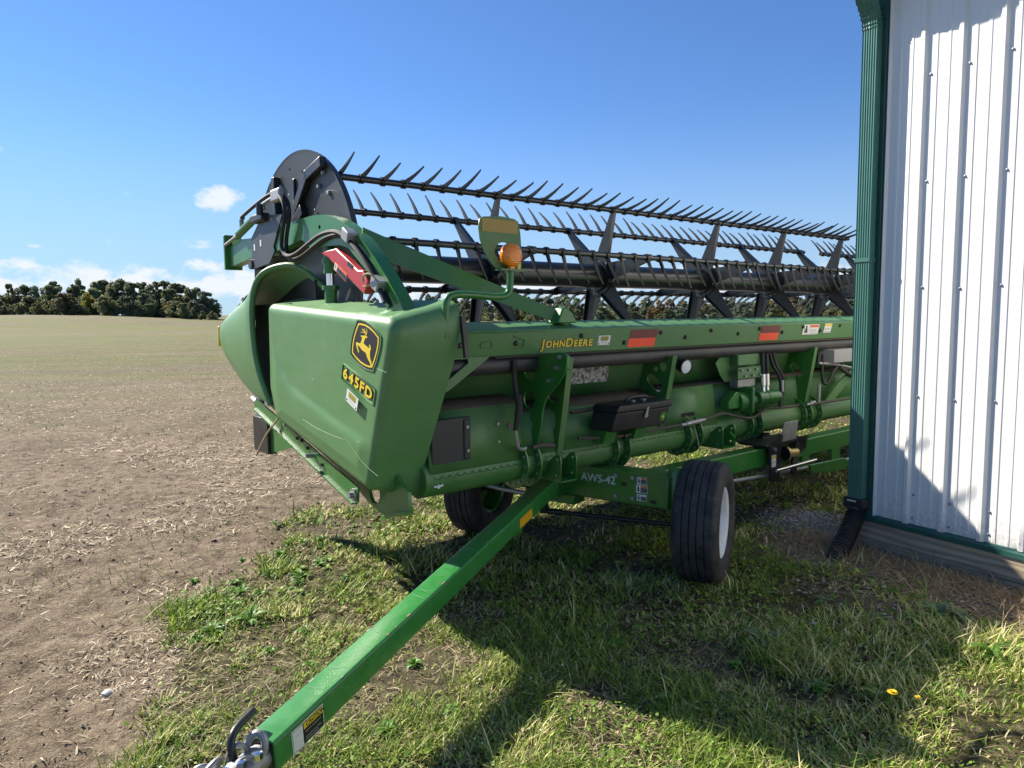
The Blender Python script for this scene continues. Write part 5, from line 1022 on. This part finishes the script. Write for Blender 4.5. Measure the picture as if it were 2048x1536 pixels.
# cast coupler with clamp ring, bent locking lever and chain
def tgp(s, side, u): return tuple(tg(s, side, u))
cpl = tp('coupler', MB().loft([[tgp(s, w_*math.cos(t), -.055+u_*math.sin(t)) for t in [2*PI*k/16 for k in range(16)]] for s, w_, u_ in ((.02, .04, .038), (-.05, .045, .042), (-.09, .058, .045), (-.16, .066, .05), (-.20, .05, .04), (-.215, .02, .02))], caps=True), STEEL, db, sm=60)
def torus(c, r, rr, ax1, ax2, t0=0, t1=2*PI, n=20): return smooth([Vector(c)+ax1*r*math.cos(t0+(t1-t0)*k/n)+ax2*r*math.sin(t0+(t1-t0)*k/n) for k in range(n+1)], 1)
tp('clamp_ring', MB().tube(torus(tg(-.022, .0, -.02), .048, .016, RT*.55+DD*.25, UPV*.95+DD*.3), .012, 10), STEEL, cpl)
tp('clamp_ear', MB().tube(torus(tg(-.06, -.035, -.03), .042, .016, DD*.6+RT*.3, UPV, .2, 3.4), .0095, 10), STEEL, cpl)
tp('clamp_ear', MB().tube(torus(tg(-.10, .03, -.03), .038, .016, DD, UPV*.8-RT*.4, 0, 3.2), .010, 10), STEEL, cpl)
tp('lock_lever', MB().tube(smooth([tg(-.075, -.02, -.07), tg(-.085, -.03, .0), tg(-.075, -.04, .035), tg(-.045, -.05, .052), tg(.05, -.062, .050)], 3), .0125, 12), BLACKM, cpl)
tp('chain_shackle', MB().tube(torus(tg(-.13, -.070, -.025), .034, .012, DD, RT*.5+UPV*.8), .009, 10), STEEL, cpl)
tp('chain_shackle', MB().tube(torus(tg(-.15, -.09, -.04), .032, .012, DD*.8+RT*.5, UPV), .0085, 10), STEEL, cpl)
for k in range(3): tp('coupler_bolt', MB().lathe([(.0001, 0), (.014, 0), (.014, .02), (.0001, .022)], tg(-.06-.045*k, .045-.02*k, -.012), UPV, 6), CHROME, cpl)
tp('coupler_jack', MB().tube([tgp(-.12, 0, -.09), tgp(-.12, 0, -.33)], .03, 12), STEEL, cpl)
# black saddle bracket with winch drum on the main beam, rods and wedge below
sb_ = tp('saddle_bracket', MB().box(4.80, 5.38, 2.93, 3.17, .605, .625), BLACKM, bevel=.004)
tp('saddle_leg', MB().prism([(4.84, .62), (5.03, .68), (5.00, .50), (4.99, .35), (4.95, .33), (4.87, .34), (4.86, .5)], 'y', 2.925, 2.94), BLACKM, sb_)
tp('saddle_leg', MB().prism([(5.24, .62), (5.36, .62), (5.33, .52), (5.25, .5), (5.24, .35), (5.20, .34), (5.17, .36), (5.18, .5)], 'y', 2.925, 2.94), BLACKM, sb_)
tp('saddle_apron', MB().prism([(5.02, .625), (5.40, .635), (5.37, .54), (5.32, .53), (5.26, .61), (5.06, .61)], 'y', 2.925, 2.938), BLACKM, sb_)
tp('drum', MB().lathe([(.0001, 0), (.05, 0), (.05, .02), (.032, .025), (.032, .11), (.0001, .11)], (5.08, 2.93, .53), (1, -.3, 0), 20), GOLD, sb_)
tp('drum_flange', MB().lathe([(.0001, -.006), (.055, -.006), (.055, .0), (.0001, .0)], (5.075, 2.931, .53), (1, -.3, 0), 20), BLACKM, sb_)
tp('stop_plate', MB().prism([(5.045, .62), (5.27, .62), (5.30, .765), (5.10, .765)], 'y', 2.955, 2.965), STEEL, sb_, bevel=.003)
tp('crank_rod', MB().tube([(4.90, 2.90, .425), (5.48, 2.90, .43)], .014, 12), CHROME, sb_)
tp('bolt', MB().lathe([(.0001, -.02), (.014, -.02), (.014, 0)], (4.90, 2.925, .585), (0, 1, 0), 6), STEEL, sb_)
warn('warning_sticker', sb_, T((4.875, 2.9245, .45)), (1, 0, 0), (0, 0, 1), .06, .09, YEL, False)
tp('lower_rod', MB().tube([(3.7, 3.0, .425), (4.44, 2.98, .40), (4.92, 2.98, .375), (6.15, 2.98, .33), (9, 2.98, .33)], .014, 10), STEEL)
tp('wedge_plate', MB().prism([(5.50, .375), (6.07, .36), (6.20, .30), (6.07, .255), (5.53, .30)], 'y', 2.955, 2.975), GREEN, bevel=.004)
tp('wedge_hanger', MB().box(5.90, 6.04, 2.98, 3.0, .30, .46), GREEN)
tp('wedge_hanger', MB().box(5.42, 5.52, 2.98, 3.0, .34, .46), GREEN)
for h_ in (5.1, 8.0, 11.0, 13.0): tp('cradle_post', MB().box(h_-.05, h_+.05, 3.11, 3.19, .45, .66).prism([(3.11, .64), (3.40, .64), (3.40, .80), (3.36, .80), (3.34, .66), (3.11, .66)], 'x', h_-.05, h_+.05), BLACKM)

# ------------------------------------------------------------------ trees
LEAFM = [leaf_mat('leaves_dark', (.150, .185, .095)), leaf_mat('leaves_mid', (.185, .215, .100)), leaf_mat('leaves_olive', (.215, .215, .095)), leaf_mat('leaves_yellow', (.28, .21, .04)), leaf_mat('leaves_rust', (.22, .16, .08)), leaf_mat('leaves_bluegreen', (.155, .195, .125))]  # greens paled and greyed: distance haze put into the leaf colours
def crown_mesh(seed, H_, Wd, low, n):
    r = np.random.default_rng(seed); nb = 38; cl = []
    for k in range(nb):
        t = r.random(); zz = low+(H_-low)*(.06+.88*t); env = Wd*.5*math.sqrt(max(.05, 1-((t-.36)/.68)**2)); a_ = r.uniform(0, 6.28); d = env*(.65+.55*abs(math.sin(1.7*a_+seed)))*math.sqrt(r.random())*.9
        cl.append((d*math.cos(a_), d*math.sin(a_), zz, Wd*(r.uniform(.13, .26) if t < .6 else r.uniform(.06, .17)), r.uniform(.6, 1.1)))
    cl = np.array(cl); idx = r.integers(0, nb, n); c = cl[idx]; v = r.normal(size=(n, 3)); v /= np.linalg.norm(v, axis=1)[:, None]; rad = c[:, 3:4]*(r.random((n, 1))**.4)
    P_ = c[:, :3]+v*rad*np.c_[np.ones(n), np.ones(n), c[:, 4]]; P_[:, 2] = np.maximum(P_[:, 2], .15)
    nrm_ = v*.7+r.normal(size=(n, 3))*.6; nrm_ /= np.linalg.norm(nrm_, axis=1)[:, None]; a = np.cross(nrm_, r.normal(size=(n, 3))); a /= np.linalg.norm(a, axis=1)[:, None]; b = np.cross(nrm_, a); s = r.uniform(.22, .55, (n, 1))
    V_ = np.stack([P_-a*s, P_+b*s*.7, P_+a*s, P_-b*s*.7], 1).reshape(-1, 3); me = bpy.data.meshes.new('crown'); me.from_pydata(V_.tolist(), [], (np.arange(n*4).reshape(-1, 4)).tolist()); return me
def trunk_mesh(seed, H_, Wd):
    r = random.Random(seed); mb = MB(); mb.tube([(0, 0, -.3), (.1, 0, H_*.3), (r.uniform(-.3, .3), .1, H_*.6), (r.uniform(-.5, .5), 0, H_*.88)], [.32, .24, .15, .04], 8)
    for k in range(7): a_ = r.uniform(0, 6.28); z0 = H_*r.uniform(.25, .6); L_ = Wd*r.uniform(.25, .42); mb.tube([(0, 0, z0), (math.cos(a_)*L_*.5, math.sin(a_)*L_*.5, z0+L_*.5), (math.cos(a_)*L_, math.sin(a_)*L_, z0+L_*.9)], [.11, .07, .02], 5)
    return mb.mesh('trunk')
VAR = []
for k in range(7):
    H_ = 13.; Wd = (9.5, 8.5, 11, 7.5, 10, 9, 6)[k]; low = (.3, .2, .4, 2.0, .1, .3, 1.5)[k]; c = crown_mesh(100+k, H_, Wd, low, 5200 if k != 6 else 2200); t = trunk_mesh(50+k, H_, Wd); t.materials.append(BARK); VAR.append((c, t))
CRN = {}
def tree(name, px, D, H_, var, mi, label, group, z_=None, wid=1.):
    az_ = math.atan((px-1024)/FPX); x_, y_ = D*math.tan(az_), D; z0 = float(terrain(np.array([x_]), np.array([y_]))[0])
    r = empty(name, (x_, y_, z0-.35), random.uniform(0, 6.28)); tag(r, label, 'bush' if 'bush' in name else 'tree', group); r.scale = (wid*H_/13, wid*H_/13, H_/13)
    if (var, mi) not in CRN: me = VAR[var][0].copy(); me.materials.append(LEAFM[mi]); CRN[(var, mi)] = me
    link('trunk', VAR[var][1], r, sm=40); link('crown', CRN[(var, mi)], r, sm=0)
KL = {0: 'dark green', 1: 'mid green', 2: 'olive green', 3: 'yellowing', 4: 'rust tinged', 5: 'blue green'}
SZ = lambda q: 'tall' if q > 64 else 'medium height' if q > 52 else 'short'
G1, G2 = 'trees of the wood beyond the field on the hill', 'trees of the far tree line behind the reel'
for px, hpx, D, var, mi, wd in [(-70, 50, 330, 1, 5, 1.2), (-30, 46, 330, 2, 5, 1.2), (5, 38, 340, 4, 5, 1.2), (27, 62, 300, 3, 1, .8), (36, 50, 310, 6, 2, .8), (62, 58, 300, 0, 0, 1), (85, 56, 295, 2, 5, 1), (116, 68, 305, 1, 0, .8), (112, 58, 290, 0, 1, 1), (140, 50, 280, 4, 2, 1.15), (160, 62, 310, 1, 1, .9), (162, 70, 320, 2, 0, .8), (190, 60, 300, 4, 1, 1),
                            (185, 44, 292, 2, 3, .6), (212, 68, 315, 0, 1, 1), (232, 66, 305, 2, 2, .85), (250, 70, 305, 0, 0, 1), (272, 68, 300, 1, 1, 1), (290, 66, 310, 3, 2, .9), (300, 52, 290, 4, 0, 1), (312, 62, 305, 2, 0, 1), (322, 68, 318, 6, 2, .9), (338, 70, 320, 6, 1, .9), (345, 58, 300, 1, 1, 1), (362, 66, 308, 0, 0, 1), (378, 58, 302, 2, 2, 1), (400, 60, 305, 0, 0, 1), (415, 56, 300, 1, 5, 1), (430, 46, 302, 4, 0, 1), (260, 46, 286, 4, 5, 1.1), (220, 44, 284, 4, 2, 1.1), (355, 40, 296, 4, 4, 1.1), (395, 42, 296, 4, 5, 1.1), (70, 40, 285, 4, 5, 1.1), (18, 36, 300, 4, 1, 1.1)]:
    tree('broadleaf_tree', px, D, hpx*D/FPX*1.02, var, mi, '%s %s broadleaf tree in the wood across the open field' % (SZ(hpx), KL[mi]), G1+', '+SZ(hpx)+' '+KL[mi], wid=wd*1.0)
for k in range(44):
    px_ = -40+k*10.9+random.uniform(-5, 5); D = random.uniform(276, 312); mi = random.choice([0, 1, 1, 2, 1])
    q_ = random.uniform(18, 40); z_ = 'high' if q_ > 32 else 'mid sized' if q_ > 25 else 'low'; tree('understorey_bush', px_, D, q_*D/FPX, random.choice([0, 1, 2, 4, 5]), mi, '%s %s bush at the foot of the wood across the field' % (z_, KL[mi]), 'bushes at the foot of the wood, %s %s' % (z_, KL[mi]), wid=1.25)
px = 505
r2 = random.Random(5)
while px < 1990:
    D = r2.uniform(330, 360); hh = r2.uniform(44, 54)-(4 if px > 1300 else 0); mi = r2.choice([0, 1, 1, 2, 2, 5, 2, 3 if px > 1300 else 1, 4 if px > 1200 else 0]); v = r2.choice([0, 1, 2, 4, 4, 5])
    tree('hedgerow_tree', px, D, hh*D/FPX, v, mi, '%s %s tree in the far line behind the header reel' % ('tall' if hh > 47 else 'lower', KL[mi]), G2+', '+('tall ' if hh > 47 else 'lower ')+KL[mi], wid=1.05)
    mi = r2.choice([0, 1, 2, 5, 2]); D -= 14; hh = r2.uniform(18, 28); tree('hedgerow_bush', px+r2.uniform(-6, 6), D, hh*D/FPX, r2.choice([0, 1, 2, 4, 5]), mi, '%s %s bush at the foot of the far tree line' % ('high' if hh > 23 else 'low', KL[mi]), 'bushes at the foot of the far tree line, %s %s' % ('high' if hh > 23 else 'low', KL[mi]), wid=1.5); px += r2.uniform(16, 25)
for px, hh, mi in ((1140, 40, 2), (1178, 34, 1), (1075, 38, 0), (1300, 30, 4)): tree('field_tree', px, 300, hh*300/FPX, 1, mi, '%s smaller tree standing in front of the far tree line' % KL[mi], 'small trees before the far tree line, '+KL[mi], wid=.8)

# ------------------------------------------------------------------ weeds, flowers, single stones
WG = M('weed_leaf', (.12, .26, .03), .5, var=.3, vscale=30); WG2 = M('weed_leaf_grey', (.13, .21, .08), .55, var=.3, vscale=30); WG3 = M('weed_leaf_yellow', (.24, .34, .045), .55, var=.25, vscale=30)
for m_ in (WG, WG2, WG3):
    t = m_.node_tree; p = t.nodes['Principled BSDF']; tr = nd(t, 'ShaderNodeBsdfTranslucent'); t.links.new(p.inputs['Base Color'].links[0].from_socket, tr.inputs[0]); ms_ = nd(t, 'ShaderNodeMixShader'); ms_.inputs[0].default_value = .35; t.links.new(p.outputs[0], ms_.inputs[1]); t.links.new(tr.outputs[0], ms_.inputs[2]); t.links.new(ms_.outputs[0], t.nodes['Material Output'].inputs[0])
def leaf_mesh(L_, wd, lobes, upc):
    mb = MB(); n_ = 9; rows = []
    for k in range(n_+1):
        t = k/n_; w_ = wd*math.sin(PI*min(1, t*.92+.06))**.7*(1-.35*lobes*(k % 2)); y_ = L_*t; z_ = L_*(upc*t-upc*.95*t*t)+.004; rows.append([(-w_, y_, z_+w_*.35), (0, y_, z_), (w_, y_, z_+w_*.35)])
    mb.loft(rows, closed=False); return mb.mesh('leaf')
LEAVES = [leaf_mesh(.11, .018, .9, .8), leaf_mesh(.08, .022, .3, .9), leaf_mesh(.06, .02, .6, 1.1), leaf_mesh(.14, .02, 1.1, .9)]
LV = {}
def weed(px, py, s, n_, li, m_, label, group):
    d = fw+rt*((px-1024)/FPX)-up*((py-768)/FPX); k = -CAM_H/d.z; x_, y_ = d.x*k, d.y*k; z_ = float(terrain(np.array([x_]), np.array([y_]))[0])
    kind_ = ('jagged leaved', 'oval leaved', 'small leaved', 'long toothed')[li]; tone = {'weed_leaf': 'green', 'weed_leaf_grey': 'grey green', 'weed_leaf_yellow': 'yellowish'}[m_.name]
    r = empty('weed', (x_, y_, z_), 0); tag(r, '%s %s weed %s' % (tone, kind_, label), 'weed', '%s %s %s' % (tone, kind_, group))
    if (li, m_.name) not in LV: me = LEAVES[li].copy(); me.materials.append(m_); LV[(li, m_.name)] = me
    for i in range(n_):
        o = link('leaf', LV[(li, m_.name)], r, sm=180); o.rotation_euler = (random.uniform(-.1, .5), random.uniform(-.2, .2), 2.4*i+random.uniform(-.4, .4)); q = s*random.uniform(.45, .85); o.scale = (q, q, q)
GW = 'weeds along the edge of the field'; LW = 'on the edge of the bare field'
for px, py, s, n_, li in [(388, 1158, .8, 10, 1), (400, 1210, 1, 14, 0), (435, 1215, 1, 12, 1), (470, 1162, .8, 12, 1), (552, 1050, .8, 10, 0), (380, 1225, .8, 10, 2), (480, 1190, 1, 14, 3), (520, 1185, .9, 12, 1), (450, 1245, 1, 14, 2), (425, 1260, 1.1, 14, 0), (560, 1110, .9, 12, 1), (600, 1082, .9, 12, 2), (640, 1080, .9, 12, 0), (500, 1240, 1.2, 14, 3), (560, 1180, 1.1, 14, 2), (600, 1140, 1, 12, 1), (420, 1175, .7, 9, 2), (485, 1115, .7, 9, 1)]:
    weed(px, py, s, n_, li, WG if random.random() < .7 else WG3, LW, GW)
for k in range(34):
    t_ = random.random(); px_, py_ = (360+t_*320+random.gauss(0, 18)+35, 1255-t_*200+random.gauss(0, 22)+10); weed(px_, py_, random.uniform(.5, 1.0), random.randint(7, 12), random.choice([0, 1, 1, 2]), random.choice([WG, WG, WG3]), LW, GW)
for px, py, s, n_, li in [(560, 1235, 1, 10, 2), (540, 1300, .9, 10, 2), (610, 1260, .9, 10, 1), (690, 1160, .9, 10, 2), (740, 1110, .8, 10, 1), (620, 1330, .8, 9, 2), (830, 1330, 1, 12, 2), (905, 1420, 1, 12, 2), (770, 1460, 1, 12, 1), (860, 1500, 1, 12, 2), (1240, 1130, 1, 12, 2), (1160, 1105, .9, 10, 2), (1130, 1150, .9, 10, 1)]:
    weed(px, py, s, n_, li, WG3 if random.random() < .5 else WG, 'in the sunlit grass beside the drawbar', 'weeds in the sunlit grass')
for px, py, s, n_, li in [(1520, 1290, 1.1, 12, 3), (1560, 1285, 1.0, 12, 0), (1645, 1200, .9, 10, 0), (1880, 1230, 1.3, 14, 3), (1830, 1240, 1.1, 12, 0), (1920, 1240, 1.0, 12, 3), (1640, 1380, 1.0, 10, 1), (1620, 1372, 1.0, 10, 0), (1980, 1310, 1.4, 16, 3), (2020, 1300, 1.1, 12, 0), (1230, 1290, 1, 12, 2), (1330, 1400, 1, 12, 2), (1590, 1270, .9, 10, 1), (1760, 1400, 1.1, 12, 0), (1470, 1330, .9, 10, 2)]:
    weed(px, py, s, n_, li, WG2 if random.random() < .6 else WG, 'growing between tyre and shed', 'weeds between the tyre and the shed')
# dandelions
PET = M('dandelion_petals', (.80, .52, .015), .6, var=.15, vscale=60); STM = M('dandelion_stem', (.14, .18, .05), .6)
def dandelion(px, py, hh, s, label, tilt=0):
    d = fw+rt*((px-1024)/FPX)-up*((py-768)/FPX); k = -(CAM_H-hh)/d.z; x_, y_ = d.x*k, d.y*k; z_ = float(terrain(np.array([x_]), np.array([y_]))[0])
    r = empty('dandelion', (x_, y_, z_)); tag(r, label, 'flower'); obj('stem', MB().tube(smooth([(tilt, .01, 0), (tilt*.4, .005, hh*.6), (0, 0, hh)], 2), .002, 6), STM, r)
    mb = MB()
    for ring_, (nn, L_, el_) in enumerate(((18, .020, .15), (14, .016, .5), (10, .011, .9))):
        for i in range(nn):
            a_ = 2*PI*i/nn+ring_*.2; c_, s_ = math.cos(a_), math.sin(a_); w_ = .0028; o_ = L_*s*math.cos(el_); z1 = L_*s*math.sin(el_); mb.add([(-s_*w_*.5, c_*w_*.5, hh), (s_*w_*.5, -c_*w_*.5, hh), (c_*o_+s_*w_, s_*o_-c_*w_, hh+z1), (c_*o_-s_*w_, s_*o_+c_*w_, hh+z1)], [(0, 1, 2, 3)])
    obj('flower_head', mb, PET, r, sm=0)
dandelion(1785, 1383, .10, 1.0, 'open yellow dandelion flower in the shaded grass'); dandelion(1836, 1388, .10, .5, 'half closed dandelion beside the open yellow one', .04)
dandelion(1258, 1105, .13, .55, 'tall thin dandelion behind the near tyre, under the axle', .03); dandelion(1236, 1120, .08, .5, 'short dandelion next to a taller one under the trailer axle')
x, y, r = polar(900, 1.8, 6.5, 40); l, d, g_ = masks(x, y); k = (l > .8) & (d < .3) & (fbm(x*1.1+3, y*1.1, 2, 151) > .60) & ~in_shed(x, y); x, y = x[k], y[k]; n = len(x)
pebbles('clover_flowers', x, y, .004+.003*rng.random(n), np.array((.85, .84, .78))*(.85+.15*rng.random((n, 1))), 'tiny white clover flower heads dotted through the lawn', 'clover flowers'); bpy.data.objects['clover_flowers'].location.z = .03
# loose stones
def stone(px, py, s, col, label, seed):
    d = fw+rt*((px-1024)/FPX)-up*((py-768)/FPX); k = -CAM_H/d.z; x_, y_ = d.x*k, d.y*k; b = bmesh.new(); bmesh.ops.create_icosphere(b, subdivisions=2, radius=s); rr2 = random.Random(seed)
    for v in b.verts: v.co = v.co*(1+rr2.uniform(-.14, .14)); v.co.z *= .6
    me = bpy.data.meshes.new('stone'); b.to_mesh(me); b.free(); o = obj('stone', me, M('stone_'+str(seed), col, .85, var=.25, vscale=40, bump=.4, bscale=90), None, sm=30); o.location = (x_, y_, float(terrain(np.array([x_]), np.array([y_]))[0])+s*.25); tag(o, label, 'stone')
stone(215, 1383, .026, (.48, .46, .42), 'pale grey stone lying on the bare soil', 1); stone(427, 1077, .022, (.16, .12, .085), 'dark brown stone sitting alone on the field', 2)
stone(1628, 1246, .018, (.50, .49, .47), 'white angular stone in the dirt near the tyre', 3); stone(1585, 1243, .013, (.45, .44, .42), 'small whitish stone beside a larger white one', 4); stone(1992, 1242, .018, (.50, .48, .44), 'pale stone by the weeds at the foot of the shed', 5)
